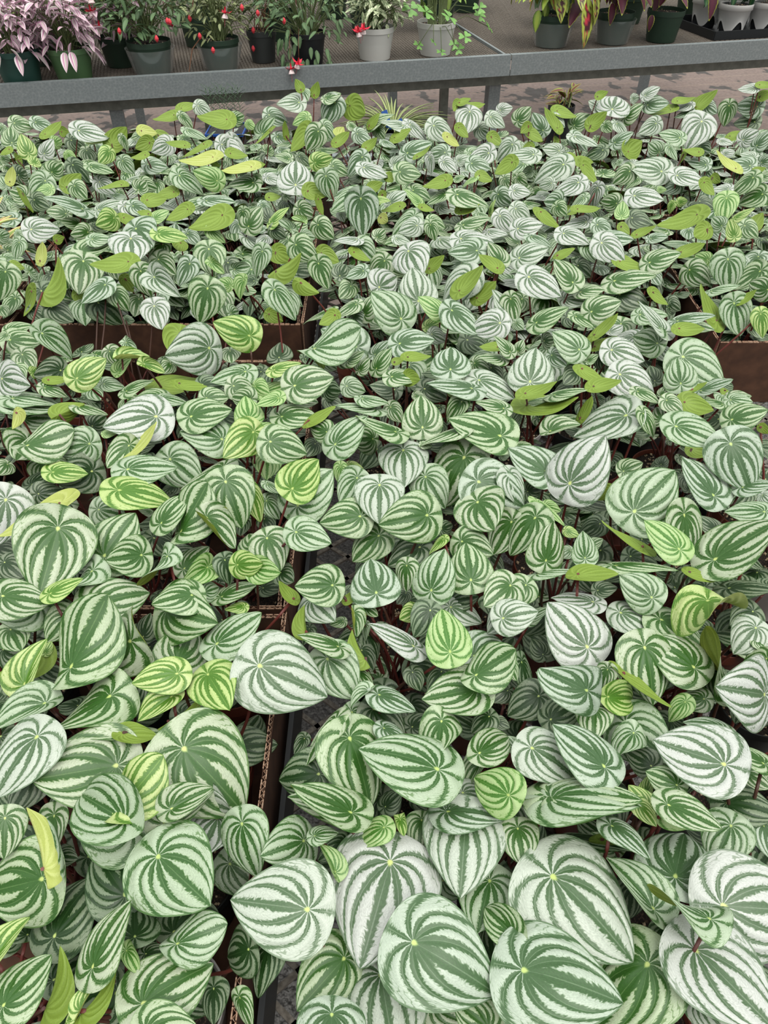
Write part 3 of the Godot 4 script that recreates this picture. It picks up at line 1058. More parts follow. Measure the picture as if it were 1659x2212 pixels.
	for i in 3:
		var d: Array = cols[i]
		var r := back_pot(d[0], d[1], 0.095, 0.14, dgreen, d[3])
		bush(r, "leaf", d[2], M.paint, 44, Vector3(0, 0.31, 0), Vector3(0.18, 0.10, 0.15), 0.11, 0.15, 0.9, M.stem_green)
		if i == 0:
			bush(r, "leaf", col_c, M.paint, 40, Vector3(-0.06, 0.25, 0), Vector3(0.16, 0.08, 0.13), 0.06, 0.09, 0.7, M.stem_green)
			hang(r, "leaf", col_c, Vector3(-0.10, 0.17, 0.11), Vector3(-0.2, -1, 0.35), 0.0, 0.09, M.paint)
			hang(r, "leaf", [col_a[0]], Vector3(0.12, 0.22, 0.12), Vector3(0.25, -1, 0.35), 0.0, 0.20, M.paint)
			hang(r, "leaf", [col_a[1]], Vector3(0.16, 0.24, 0.11), Vector3(0.3, -0.9, 0.3), 0.0, 0.13, M.paint)
		elif i == 1:
			hang(r, "leaf", col_b, Vector3(-0.20, 0.23, 0.12), Vector3(-0.5, -0.5, 0.6), 0.0, 0.17, M.paint)
			hang(r, "leaf", col_b, Vector3(-0.06, 0.19, 0.12), Vector3(0.1, -1, 0.4), 0.0, 0.09, M.paint)
		else:
			hang(r, "leaf", col_b, Vector3(-0.05, 0.27, 0.14), Vector3(0.5, -0.35, 0.7), 0.0, 0.15, M.paint)
			hang(r, "leaf", col_b, Vector3(0.17, 0.26, 0.10), Vector3(0.2, -0.9, 0.4), 0.0, 0.15, M.paint)
			hang(r, "leaf", col_b, Vector3(-0.10, 0.13, 0.10), Vector3(-0.1, -1, 0.3), 0.0, 0.07, M.paint)
	# --- white pots in a black carry tray
	var ta := Vector3(1.98, DY, -4.86)
	var tr := thing("carry_tray", "black plastic carry tray holding the white pots", "tray", ta)
	tr.rotation.y = deg_to_rad(13.85)
	var st := new_st()
	add_box(st, Vector3(0.70, 0.004, 0.46), Vector3(0.05, 0.002, 0))
	obj("base_panel", done(st), M.plastic_dark, tr)
	for w in [[Vector3(0.05, 0.02, 0.23), Vector3(0.70, 0.04, 0.006)], [Vector3(0.05, 0.02, -0.23), Vector3(0.70, 0.04, 0.006)], [Vector3(-0.30, 0.02, 0), Vector3(0.006, 0.04, 0.46)], [Vector3(0.40, 0.02, 0), Vector3(0.006, 0.04, 0.46)]]:
		obj("rim", box_mesh(w[1], w[0]), M.plastic_dark, tr)
	var trop := []
	for v in 2:
		trop.append(blade(0.34, 8, 6, 0.25, 0.3, 0.0, func(t: float, c: float) -> Color: return lin(88, 128, 70) if absf(c) < 0.12 else lin(42, 84, 50)))
	var k := 0
	for p in [Vector3(1.885, DY + 0.005, -4.74), Vector3(2.075, DY + 0.005, -4.79), Vector3(1.80, DY + 0.005, -4.92), Vector3(2.0, DY + 0.005, -4.97)]:
		var labs := ["glossy green plant in the white pot by the front corner of the black carry tray", "glossy green plant in a white pot beside the corner one in the black carry tray", "glossy green plant in a white pot behind the corner one in the black carry tray", "glossy green plant in a white pot in the back row of the black carry tray"]
		var r := thing("potted_plant", labs[k], "potted plant", p)
		k += 1
		obj("pot", scalloped_pot(0.088, 0.135), white2, r)
		obj("liner", lathe_mesh([Vector2(0.0, 0.0), Vector2(0.055, 0.0), Vector2(0.078, 0.128), Vector2(0.074, 0.128), Vector2(0.0, 0.12)], 28), M.plastic_dark, r)
		obj("soil", soil_mesh(0.077, 6, 40), null, r, Transform3D(Basis.IDENTITY, Vector3(0, 0.124, 0)))
		bush(r, "leaf", trop, M.paint, 26, Vector3(0, 0.24, 0), Vector3(0.12, 0.09, 0.12), 0.07, 0.12, 0.5, M.stem_green)
	# --- a darker row of plants further back on the bench
	var back := [[-1.9, -4.3], [-1.35, -4.5], [-0.95, -4.45], [-0.55, -4.6], [-0.1, -4.75], [0.3, -4.85], [1.0, -4.95], [1.4, -5.05], [1.85, -5.35], [2.3, -5.3], [-1.7, -4.95], [-1.0, -5.1], [-0.3, -5.2], [0.5, -5.4], [1.2, -5.55]]
	var back_at := ["behind the teal pot", "behind the pink striped trailing plants", "behind the sleeved bushy fuchsia", "behind the fuchsia with a trailing stem", "behind the white-freckled plant", "behind the clover-leaved plant", "behind the mottled coleus", "behind the burgundy coleus", "behind the black carry tray", "past the end of the black carry tray", "in the last row behind the teal pot", "in the last row behind the bushy fuchsia", "in the last row behind the red fuchsia", "in the last row behind the clover-leaved plant", "in the last row behind the burgundy coleus"]
	var kinds := ["lime green leafy plant", "dark green leafy plant", "dull green leafy plant"]
	var lime: Array = leafy.call(lin(150, 176, 84), lin(110, 146, 66))
	var sets := [lime, fdark, fdull]
	for i in back.size():
		var kd: int = [0, 1, 2, 1, 2, 0, 1, 1, 1, 1, 0, 1, 2, 1, 1][i]
		var r := thing("potted_plant", kinds[kd] + " in a dark pot " + back_at[i], "potted plant", Vector3(back[i][0], DY, back[i][1]), kinds[kd] + "s in the back rows")
		obj("pot", pot_mesh(0.09, 0.13, 0.02, 0.78), dgreen, r)
		bush(r, "leaf", sets[kd], M.paint, 110, Vector3(0, 0.24, 0), Vector3(0.19, 0.15, 0.17), 0.06, 0.09, 0.5, M.stem_green)

func clover_mesh() -> ArrayMesh:
	var st := new_st()
	for k in 3:
		var a := TAU * k / 3.0
		var b := Basis.from_euler(Vector3(0, a, 0))
		var pts := [Vector3(0, 0, 0), Vector3(-0.48, 0.04, 0.55), Vector3(-0.58, -0.02, 0.92), Vector3(-0.26, 0.02, 0.98), Vector3(0, 0.06, 0.80), Vector3(0.26, 0.02, 0.98), Vector3(0.58, -0.02, 0.92), Vector3(0.48, 0.04, 0.55)]
		for s in 2:
			for i in range(1, 7):
				var tri3 := [pts[0], pts[i], pts[i + 1]] if s == 0 else [pts[0], pts[i + 1], pts[i]]
				for p in tri3:
					st.set_color(lin(104, 152, 76).lerp(lin(126, 174, 92), p.z * 0.8))
					st.add_vertex(b * (p - Vector3(0, 0.03 * s, 0)))
	return done(st)

func scalloped_pot(r: float, h: float) -> ArrayMesh:
	# white cover pot with a banded rim whose lower edge falls in deep scallops
	var st := new_st()
	st.set_smooth_group(0)
	var seg := 60
	for side in 2:
		var off := 0.0 if side == 0 else -0.0022
		for i in seg:
			var q := []
			for j in 2:
				var t := TAU * (i + j) / seg
				var low := h * (0.30 + 0.26 * pow(absf(cos(t * 2.0 + 0.5)), 3.0))
				low = h * 0.04 + maxf(0.0, low - h * 0.28) * 1.4
				var d := Vector3(cos(t), 0, sin(t))
				var fr := lerpf(0.72, 0.93, low / h)
				q.append([d * (r * fr + off) + Vector3(0, low, 0), d * (r * 0.94 + off) + Vector3(0, h * 0.80, 0), d * (r + off) + Vector3(0, h * 0.81, 0), d * (r + off) + Vector3(0, h, 0)])
			for k in 3:
				if side == 0:
					quad(st, q[0][k], q[1][k], q[1][k + 1], q[0][k + 1])
				else:
					quad(st, q[1][k], q[0][k], q[0][k + 1], q[1][k + 1])
	return done(st)

# ============================================================ odd small plants on the front bench
func make_small_plants() -> void:
	# seedling in a black pot
	var rd := []
	for v in 2:
		rd.append(blade(0.36, 8, 6, 0.2, 0.3, 0.08, func(t: float, c: float) -> Color: return lin(96, 46, 34) if absf(c) < 0.45 else lin(134, 138, 58)))
	var r := thing("potted_plant", "small red and green coleus seedling in a tall black pot", "potted plant", Vector3(0.60, DECK, -2.76))
	obj("pot", pot_mesh(0.045, 0.225, 0.02, 0.8), M.plastic_dark, r)
	obj("soil", soil_mesh(0.042, 7, 20), null, r, Transform3D(Basis.IDENTITY, Vector3(0, 0.213, 0)))
	bush(r, "leaf", rd, M.paint, 26, Vector3(0, 0.25, 0), Vector3(0.045, 0.03, 0.04), 0.03, 0.05, 0.3, M.stem_green, 0.3)
	# grassy striped plant with blue tags
	var blue := std(c8(36, 82, 160), 0.45)
	var grass := []
	for v in 3:
		grass.append(blade(0.045, 10, 2, 0.4, 0.7, 0.0, func(t: float, c: float) -> Color: return lin(176, 182, 120).lerp(lin(78, 108, 60), absf(c))))
	r = thing("potted_plant", "arching grassy plant with narrow pale-striped leaves and blue tags", "potted plant", Vector3(0.03, DECK, -2.76))
	obj("pot", pot_mesh(0.055, 0.15, 0.02, 0.8), M.plastic_dark, r)
	for i in 90:
		var a := rng.randf() * TAU
		hang(r, "leaf", grass, Vector3(cos(a) * 0.02, 0.15, sin(a) * 0.02), Vector3(cos(a), rng.randf_range(0.6, 1.6), sin(a)), 0.0, rng.randf_range(0.10, 0.17), M.paint)
	for p in [Vector3(-0.02, 0.19, 0.05), Vector3(0.03, 0.165, 0.055)]:
		obj("tag", box_mesh(Vector3(0.022, 0.06, 0.0012), Vector3.ZERO, Basis.from_euler(Vector3(-0.3, 0.4, 0.25))), blue, r, Transform3D(Basis.IDENTITY, p))
	# dark needle-leaved seedlings in a blue-rimmed tray
	var need := []
	need.append(blade(0.05, 4, 2, 0.2, 0.1, 0.0, func(t: float, c: float) -> Color: return lin(58, 88, 54)))
	r = thing("seedling_tray", "blue-rimmed tray of dark needle-leaved seedlings", "tray", Vector3(-0.56, DECK, -2.86))
	for w in [[Vector3(0, 0.12, 0.07), Vector3(0.13, 0.008, 0.004)], [Vector3(0, 0.12, -0.07), Vector3(0.13, 0.008, 0.004)], [Vector3(0.065, 0.12, 0), Vector3(0.004, 0.008, 0.14)], [Vector3(-0.065, 0.12, 0), Vector3(0.004, 0.008, 0.14)]]:
		obj("rim", box_mesh(w[1], w[0]), blue, r)
	obj("body", box_mesh(Vector3(0.126, 0.12, 0.136), Vector3(0, 0.06, 0)), M.plastic_dark, r)
	for i in 7:
		var x := -0.055 + 0.018 * i
		for j in 34:
			var h := 0.12 + 0.13 * j / 34.0
			var a := j * 2.4
			hang(r, "needle", need, Vector3(x, h, 0.02 * sin(i * 2.0)), Vector3(cos(a), 0.7, sin(a)), 0.0, 0.035, M.paint)
	# yellow and pink variegated plant beside the trays
	var var_l := []
	for v in 3:
		var sd := v
		var_l.append(blade(0.22, 9, 6, 0.3, 0.25, 0.0, func(t: float, c: float) -> Color: return lin(222, 140, 120) if absf(c) > 0.9 else (lin(226, 216, 150) if absf(c) > 0.45 + 0.1 * sd else lin(146, 166, 84))))
	r = thing("potted_plant", "yellow and pink edged variegated plant among the peperomias", "potted plant", Vector3(-0.905, DECK + 0.004, -1.66))
	obj("pot", pot_mesh(0.048, 0.094, 0.015), M.pot[0], r)
	for i in 22:
		var a := rng.randf() * TAU
		hang(r, "leaf", var_l, Vector3(cos(a) * 0.01, 0.15 + 0.005 * i, sin(a) * 0.01), Vector3(cos(a), rng.randf_range(0.3, 1.2), sin(a)), rng.randf_range(-0.3, 0.3), rng.randf_range(0.06, 0.09), M.paint)
	obj("stem", tube_mesh([Vector3(0, 0.08, 0), Vector3(0.005, 0.18, 0), Vector3(0, 0.27, 0)], 0.004, 0.002, 6), M.stem_brown, r)

# ============================================================ plant table: x, z (mm), pot kind, zone, then ten numbers for each leaf:
# (and the pot's place in its rows); navel x, y, z (mm), yaw, pitch, roll (degrees), length, width (mm), skin, shape
const PLANTS := [
	[-334,-71,0,0,[],1,4],
	[-209,-72,0,0,[],0,4],
	[-327,-188,1,0,[-291,904,-221,160,-10,-15,77,65,2,2,-314,952,-189,155,-4,-10,49,29,3,4,-297,947,-159,149,0,-9,59,50,1,0,-272,919,-163,171,-11,133,58,35,4,4],1,3],
	[-202,-194,2,0,[-230,924,-248,-136,-6,-1,71,60,2,3,-229,966,-180,168,-12,-35,68,57,1,2,-209,937,-211,-159,26,13,51,43,2,3,-168,956,-200,107,8,-25,55,38,1,5,-210,948,-197,40,-1,-3,29,20,3,6,-200,926,-201,103,12,-13,26,21,2,0,-187,953,-159,124,4,-7,77,64,1,3,-174,974,-137,93,13,-13,50,42,1,3,-260,896,-172,-11,-27,-26,43,36,2,0,-221,914,-175,-70,37,-27,66,55,2,1,-233,955,-154,160,-6,-36,30,18,3,4,-232,948,-153,145,0,131,50,23,4,4,-241,950,-148,165,-7,-33,17,12,3,0,-144,901,-182,8,15,22,35,29,2,1,-113,936,-201,-92,46,-27,50,42,2,3,-117,926,-169,32,16,53,33,27,1,1,-96,934,-204,-16,13,34,49,41,2,1],0,3],
	[-459,-320,3,0,[],2,2],
	[-331,-311,0,0,[-305,933,-258,-85,19,-27,92,77,1,1,-288,969,-254,-158,-29,134,70,42,4,7,-347,954,-304,9,27,-18,47,39,1,1,-315,928,-318,3,25,26,50,42,1,3,-309,902,-291,79,-10,19,26,22,2,0,-349,925,-359,-26,13,-6,51,43,2,0,-360,906,-345,-131,2,-2,48,40,2,3],1,2],
	[-207,-314,0,0,[-232,945,-299,-119,-5,-12,96,80,1,0,-195,972,-263,52,-5,8,93,79,1,1,-201,953,-300,130,-5,6,69,41,1,4,-160,919,-321,-10,-15,-19,74,52,0,5,-129,960,-296,14,25,32,63,53,1,2,-262,944,-361,-71,-13,-20,102,86,1,3,-230,977,-292,-121,15,-14,100,60,1,4,-236,975,-305,139,-8,-23,72,50,3,5,-193,968,-366,54,27,4,115,104,1,1,-192,970,-305,123,-1,10,53,32,1,4,-188,931,-336,73,4,21,60,42,0,5,-242,899,-347,33,-15,-1,24,20,2,3],0,2],
	[-460,-441,0,0,[-426,909,-473,88,16,30,20,17,2,2],2,1],
	[-327,-438,0,0,[-334,965,-462,150,-22,-18,111,78,1,5,-279,965,-495,-109,33,-50,111,78,1,5,-390,938,-458,165,-28,-6,70,42,3,4,-354,948,-429,-56,-6,-2,72,43,1,4,-336,975,-375,-30,12,5,85,71,0,0,-288,951,-436,-47,5,2,105,73,1,5,-280,900,-454,175,-31,-15,44,37,2,0,-296,913,-437,-86,28,-42,48,40,2,0],1,1],
	[-205,-436,1,0,[-234,923,-498,170,0,25,76,63,1,3,-215,973,-448,-74,-9,-16,61,42,3,2,-186,966,-453,32,-16,10,79,55,3,1,-221,955,-432,-53,6,-11,54,32,3,4,-253,940,-400,-78,-16,39,93,43,1,3,-261,953,-389,97,16,160,44,32,4,1,-225,929,-416,127,-7,147,59,35,4,4,-221,908,-440,113,1,-9,55,46,2,0,-130,979,-454,75,18,18,106,89,0,0],0,1],
	[-577,-557,1,0,[],3,0],
	[-458,-558,0,0,[-409,945,-562,-70,-18,-32,71,60,1,0,-442,923,-545,38,4,-1,51,43,1,1,-460,892,-538,71,-29,47,59,50,2,3,-433,979,-549,98,27,6,68,57,1,1],2,0],
	[-329,-554,3,0,[-383,921,-571,-44,-8,-45,50,42,1,2,-373,935,-556,-32,17,-40,51,43,1,0,-395,926,-509,-45,5,-174,70,42,4,4,-386,928,-507,157,-25,32,19,13,3,0,-295,892,-557,170,-35,-20,40,34,2,3,-382,976,-555,129,-6,-8,51,36,3,0,-357,953,-611,-43,16,12,78,54,1,5,-289,982,-609,-92,13,-47,62,52,1,3,-342,948,-561,117,3,9,87,73,1,3],1,0],
	[-200,-562,1,0,[-256,946,-555,58,-21,37,96,81,1,2,-189,946,-507,124,-12,-15,81,68,1,1,-171,924,-578,-80,-6,6,30,21,3,1,-169,900,-537,64,-17,35,35,30,2,3,-258,984,-606,-38,26,19,63,44,1,5,-218,946,-623,-30,-12,-42,58,35,3,4,-196,955,-627,27,44,-24,42,36,2,2,-177,967,-607,74,-20,47,51,36,3,1,-221,969,-559,-73,-6,-6,62,52,1,1,-219,934,-592,134,18,45,34,29,1,2,-200,925,-594,117,-9,-24,60,50,1,3,-155,967,-600,67,-14,42,51,36,3,3,-108,947,-570,-120,-30,-158,36,26,4,2],0,0],
	[-582,-703,1,1,[],3,4],
	[-459,-706,0,1,[-427,958,-722,-48,11,-159,115,77,4,0,-505,960,-733,-19,37,-25,90,76,0,0,-504,903,-672,54,10,16,47,40,2,0],2,4],
	[-335,-704,1,1,[-346,984,-726,101,16,2,96,67,3,2,-397,992,-646,-6,25,-29,115,96,1,3,-390,934,-741,96,23,34,50,42,1,3,-353,945,-643,146,-28,24,89,75,1,0,-286,965,-682,141,-29,-13,66,55,1,3,-311,913,-708,75,33,-6,57,48,2,0],1,4],
	[-200,-705,0,1,[-260,961,-671,139,-29,-25,95,66,1,5,-222,983,-674,57,40,-17,71,59,1,6,-207,992,-733,26,35,8,85,71,1,2,-256,923,-642,135,-23,1,56,47,1,0,-169,928,-671,-159,-3,-7,52,44,1,2,-122,971,-742,150,-5,34,84,58,3,3,-119,938,-745,131,-32,10,93,78,1,3,-109,979,-652,80,17,10,62,52,1,3,-150,952,-669,25,16,10,65,55,1,1,-132,921,-637,44,-8,29,38,32,2,3,-179,966,-745,34,47,-28,61,43,3,0,-162,936,-757,57,38,0,42,35,1,2],0,4],
	[-579,-827,0,1,[-556,927,-847,-2,-7,-44,35,29,1,1],3,3],
	[-454,-829,1,1,[-507,975,-832,116,5,-6,89,62,1,5,-431,955,-860,-66,-2,-55,66,56,1,2,-467,951,-801,110,13,8,62,43,3,3,-429,922,-837,-44,-11,-55,75,63,2,3,-489,926,-782,117,6,48,42,36,2,0,-417,952,-888,114,0,11,25,18,3,2],2,3],
	[-325,-823,0,1,[-370,959,-851,-39,20,-47,62,43,1,5,-376,948,-835,125,-17,162,91,66,4,2,-318,931,-855,59,25,32,82,69,1,3,-350,977,-777,109,4,-2,89,75,1,0,-332,901,-770,-93,-28,12,25,21,1,0],1,3],
	[-203,-826,0,1,[-188,977,-860,-33,4,-42,82,57,3,3,-237,930,-839,-60,15,17,93,78,1,1,-160,985,-827,86,17,27,73,62,1,1,-188,955,-864,161,4,37,71,50,3,3,-175,922,-871,5,-2,-8,64,45,3,0,-161,952,-774,79,24,-19,37,31,1,0],0,3],
	[-712,-948,0,1,[],4,2],
	[-579,-944,1,1,[-595,957,-967,112,13,-10,113,95,1,3,-541,984,-897,-16,48,174,34,21,4,4,-570,929,-957,114,10,30,57,48,1,3,-553,920,-915,6,-7,-38,82,69,1,3,-620,926,-968,84,-5,55,19,16,1,0,-544,958,-1003,103,24,3,48,40,1,2,-586,958,-975,113,11,-13,95,76,1,2],3,2],
	[-451,-953,1,1,[-500,954,-933,140,4,-123,56,34,4,4,-475,956,-954,102,20,-16,59,50,1,0,-476,900,-978,151,-1,51,46,38,2,3,-421,943,-1016,124,-19,-12,62,52,1,2],2,2],
	[-330,-948,0,1,[-341,970,-909,-71,-5,-21,105,88,0,3,-353,953,-982,100,13,-6,54,46,1,0,-291,968,-911,112,-8,15,83,69,1,2,-358,944,-998,-77,-12,-5,62,52,1,2,-283,951,-984,104,2,31,49,41,1,0],1,2],
	[-209,-950,0,1,[-243,942,-889,-91,-23,-15,84,71,1,2,-207,951,-930,-166,-9,-2,66,47,3,1,-213,949,-984,-102,1,-54,47,40,1,1,-162,975,-949,-72,11,-8,49,34,3,3,-159,948,-939,99,-1,3,75,63,1,3,-113,950,-921,113,-23,161,61,44,4,3,-108,906,-924,-25,10,-30,37,31,2,0,-242,958,-1008,86,25,35,54,45,1,2,-141,975,-983,104,-11,24,85,72,1,3,-198,945,-1005,107,-11,-2,66,46,3,3],0,2],
	[-711,-1077,0,1,[],4,1],
	[-586,-1069,0,1,[-545,957,-1023,110,13,178,40,29,4,3,-557,930,-1098,-76,4,-61,61,52,2,3,-601,931,-1089,170,17,64,33,23,3,0,-620,950,-1075,40,15,12,40,34,1,2,-612,971,-1009,61,-7,48,79,66,0,3],3,1],
	[-459,-1075,0,1,[-495,966,-1017,127,-20,43,76,53,3,0,-432,975,-1065,107,7,-2,59,41,3,6,-445,947,-1065,134,-33,25,42,25,3,4,-469,933,-1052,101,20,9,44,37,1,3,-518,946,-1104,127,-21,7,28,23,1,2],2,1],
	[-330,-1068,1,1,[-296,965,-1113,-42,-15,-64,110,92,0,0,-388,980,-1038,91,29,33,46,32,3,6,-371,932,-1115,-17,5,-42,34,29,1,1,-380,926,-1059,106,4,175,96,69,4,3,-332,955,-1015,96,18,168,59,43,4,3,-306,929,-1057,101,7,16,49,41,2,3,-365,912,-1058,93,23,5,46,39,2,0],1,1],
	[-208,-1073,0,1,[-148,928,-1019,92,8,13,54,45,1,3,-232,974,-1138,-106,-14,-54,90,63,3,1,-231,952,-1062,-75,3,0,82,69,1,0,-119,972,-1102,101,-11,-12,115,81,1,5,-114,957,-1112,30,57,162,40,29,4,1,-178,974,-1031,107,-13,-2,60,42,3,0,-210,950,-1019,41,-10,46,50,35,3,0],0,1],
	[-706,-1189,0,1,[-650,961,-1321,137,-40,178,98,59,4,4,-642,937,-1313,90,43,31,63,53,2,1,-661,953,-1162,113,12,27,69,58,1,0,-650,975,-1139,-50,19,-31,24,20,1,3,-697,931,-1236,121,-5,12,54,46,1,0,-697,906,-1183,65,5,44,40,33,2,3],4,0],
	[-577,-1190,1,1,[-533,976,-1329,-59,19,-10,77,64,0,0,-555,939,-1327,82,46,42,78,66,2,2,-595,971,-1153,84,46,24,85,51,1,4,-636,937,-1139,45,38,15,52,44,1,3],3,0],
	[-458,-1195,0,1,[-519,959,-1331,75,51,18,57,48,1,2,-428,963,-1268,25,39,7,66,56,0,3,-451,956,-1147,52,20,32,38,32,1,6,-487,934,-1154,73,49,34,43,36,1,2,-507,907,-1318,89,8,59,23,20,2,0],2,0],
	[-331,-1189,0,1,[-336,973,-1319,-33,54,-23,92,77,1,0,-295,928,-1306,153,17,67,42,36,1,0,-361,961,-1168,-4,24,157,77,56,4,2,-274,933,-1158,13,9,-1,46,38,1,1],1,0],
	[-198,-1198,3,1,[-200,994,-1272,66,46,-3,89,75,1,0,-104,930,-1129,47,8,43,42,35,1,3],0,0],
	[-751,-1479,0,2,[-729,989,-1356,-31,50,-28,76,64,1,0,-765,955,-1459,105,27,-140,32,23,4,3,-745,930,-1481,-176,9,56,50,42,1,0,-699,937,-1377,-20,56,-155,69,50,4,2,-723,945,-1501,149,-54,176,51,37,4,3,-701,910,-1352,72,32,42,44,37,2,0,-713,913,-1500,13,39,-13,42,36,2,2,-773,905,-1371,38,12,12,36,30,1,0],4,4],
	[-624,-1476,3,2,[-622,958,-1474,2,27,-24,102,86,1,3,-645,952,-1533,115,-7,9,90,76,1,3,-663,936,-1459,9,66,2,47,40,1,3,-566,931,-1388,143,2,63,40,34,1,0,-636,905,-1430,82,28,-127,43,31,4,3],3,4],
	[-494,-1479,1,2,[-511,975,-1422,-67,5,171,96,69,4,2,-486,933,-1535,70,39,48,64,54,1,3,-483,969,-1401,52,62,-2,70,59,1,3,-443,982,-1348,51,14,40,90,54,0,4,-536,931,-1446,55,61,-168,41,29,4,3],2,4],
	[-375,-1477,0,2,[-396,964,-1446,-50,43,-16,69,58,0,3,-369,965,-1516,16,42,3,83,70,1,1,-357,955,-1471,57,27,44,49,34,3,6],1,4],
	[-245,-1475,0,2,[-293,980,-1384,127,7,66,47,39,1,6,-268,982,-1333,-33,56,-7,50,30,3,4,-304,954,-1369,-120,-10,-51,42,30,3,3,-273,951,-1353,96,10,21,32,27,1,3,-255,966,-1501,-40,55,2,73,61,1,3,-221,943,-1451,109,-23,-164,84,50,4,4,-183,982,-1496,60,22,52,70,59,1,2,-229,903,-1348,71,21,-127,42,30,4,1],0,4],
	[-742,-1596,3,2,[-780,965,-1548,-37,48,-10,50,42,1,0,-768,974,-1595,115,1,36,78,66,0,2,-718,952,-1589,157,7,-112,31,22,4,3],4,3],
	[-621,-1597,0,2,[-601,976,-1652,-21,-6,-66,74,52,3,0,-660,952,-1632,-42,-9,-71,53,44,1,0,-621,973,-1546,111,1,16,56,47,1,0],3,3],
	[-493,-1603,0,2,[-538,976,-1546,15,9,-7,113,95,0,3,-477,955,-1560,-61,26,-26,60,50,1,2,-455,933,-1616,-4,11,149,51,37,4,2,-536,982,-1582,40,15,31,106,89,0,1,-478,982,-1553,103,8,13,80,56,3,3],2,3],
	[-364,-1595,0,2,[-357,982,-1648,-69,19,161,108,78,4,3,-383,962,-1619,85,38,23,54,38,3,0],1,3],
	[-239,-1594,0,2,[-236,932,-1572,57,12,-127,61,44,4,1,-148,962,-1649,69,35,57,62,52,1,1,-252,965,-1655,119,-43,-1,67,47,3,2,-204,968,-1608,-98,-35,-38,43,36,1,6,-178,976,-1633,-91,-18,-35,37,26,3,6,-248,954,-1643,77,33,60,45,37,2,1,-175,971,-1568,60,-1,63,38,32,1,2],0,3],
	[-748,-1721,0,2,[-710,955,-1765,-81,-35,4,114,96,0,2,-725,923,-1751,-76,-23,-20,56,47,1,0],4,2],
	[-626,-1718,0,2,[-610,960,-1765,97,29,19,63,53,0,0,-592,960,-1768,99,23,23,61,51,0,2,-598,956,-1700,96,31,-171,58,42,4,3],3,2],
	[-500,-1725,3,2,[-537,944,-1730,116,-23,26,53,37,3,3,-532,974,-1677,-77,-12,161,33,24,4,0,-459,956,-1750,-66,23,167,75,54,4,0],2,2],
	[-372,-1724,0,2,[-418,972,-1770,103,0,-1,92,75,0,3,-328,961,-1729,-20,66,18,53,45,1,2,-315,936,-1704,125,-47,30,73,61,1,0],1,2],
	[-245,-1725,1,2,[-268,943,-1729,-152,-48,-19,42,35,2,3],0,2],
	[-753,-1846,0,2,[-774,970,-1861,121,-26,-135,63,45,4,0,-737,988,-1817,64,42,42,52,44,1,0,-778,921,-1821,-73,-18,-41,60,51,1,3,-728,903,-1834,134,4,70,44,37,2,0],4,1],
	[-626,-1844,0,2,[-685,943,-1789,119,-23,3,82,69,0,2,-639,973,-1858,-71,0,-180,75,52,4,1,-571,953,-1817,105,5,-154,63,45,4,3,-611,952,-1895,163,-8,52,55,46,1,3],3,1],
	[-501,-1838,0,2,[],2,1],
	[-368,-1846,0,2,[-432,952,-1816,-76,0,-7,86,72,1,2],1,1],
	[-246,-1844,1,2,[-220,962,-1900,-178,-30,5,114,96,0,0,-187,957,-1870,90,15,-140,66,47,4,0,-160,961,-1806,35,67,143,52,37,4,3,-208,927,-1834,73,19,62,58,49,1,3,-290,930,-1900,97,3,-154,41,29,4,0,-299,937,-1836,83,37,33,40,33,0,0],0,1],
	[-749,-1969,0,2,[-753,975,-1995,106,13,6,76,64,1,3,-813,967,-2032,93,46,25,75,63,2,2,-736,941,-1981,95,38,46,61,51,0,1],4,0],
	[-617,-1958,0,2,[-628,934,-1987,82,17,64,52,43,1,1],3,0],
	[-495,-1964,0,2,[-442,983,-2027,-73,12,177,115,85,4,2,-521,964,-1963,93,31,19,95,80,1,2,-537,963,-2010,-57,43,-19,60,50,1,1,-447,976,-2023,89,35,-149,30,22,4,0,-536,930,-1935,-71,10,156,60,43,4,0],2,0],
	[-374,-1969,0,2,[-417,965,-1917,-86,-25,-66,83,58,3,0,-334,981,-1958,-77,8,178,104,75,4,0,-332,953,-1943,-81,-3,-21,86,72,1,3,-329,959,-1959,58,27,51,35,30,1,0],1,0],
	[-245,-1967,0,2,[-178,975,-2023,114,-8,69,68,48,3,0,-250,932,-1910,40,9,47,30,25,1,3],0,0],
	[-743,-2124,1,3,[-756,959,-2164,-27,23,-54,65,46,3,0,-694,964,-2071,84,53,44,55,46,1,3],4,3],
	[-627,-2115,0,3,[-633,952,-2084,104,8,32,70,59,0,0,-627,980,-2060,-68,14,168,50,36,4,2,-631,925,-2071,-74,-5,-37,39,33,1,0],3,3],
	[-495,-2124,0,3,[-547,971,-2167,-78,-8,171,67,48,4,0,-483,986,-2127,-70,21,179,92,57,4,3],2,3],
	[-368,-2126,0,3,[-420,959,-2142,96,15,-161,63,46,4,0,-339,952,-2073,98,3,-143,30,22,4,0],1,3],
	[-243,-2114,1,3,[],0,3],
	[-743,-2238,0,3,[-785,941,-2285,119,-34,-130,86,62,4,1,-742,967,-2259,66,67,-9,50,42,1,0],4,2],
	[-624,-2242,0,3,[-612,953,-2251,-70,13,-52,73,61,0,2],3,2],
	[-499,-2237,0,3,[-556,985,-2267,98,20,5,77,65,1,1,-459,955,-2240,94,22,37,83,70,0,3],2,2],
	[-369,-2237,0,3,[-429,951,-2272,63,64,-12,115,98,0,3,-317,986,-2245,-70,36,-178,78,30,4,0,-337,926,-2274,155,-16,47,46,39,1,2],1,2],
	[-245,-2243,0,3,[-183,993,-2226,-66,48,-50,80,68,1,0,-268,928,-2203,-86,-11,-20,55,47,1,3,-238,934,-2203,84,34,31,49,41,2,1],0,2],
	[-743,-2354,1,3,[-721,951,-2378,102,18,-142,60,43,4,3,-694,928,-2348,-68,17,115,62,45,4,0],4,1],
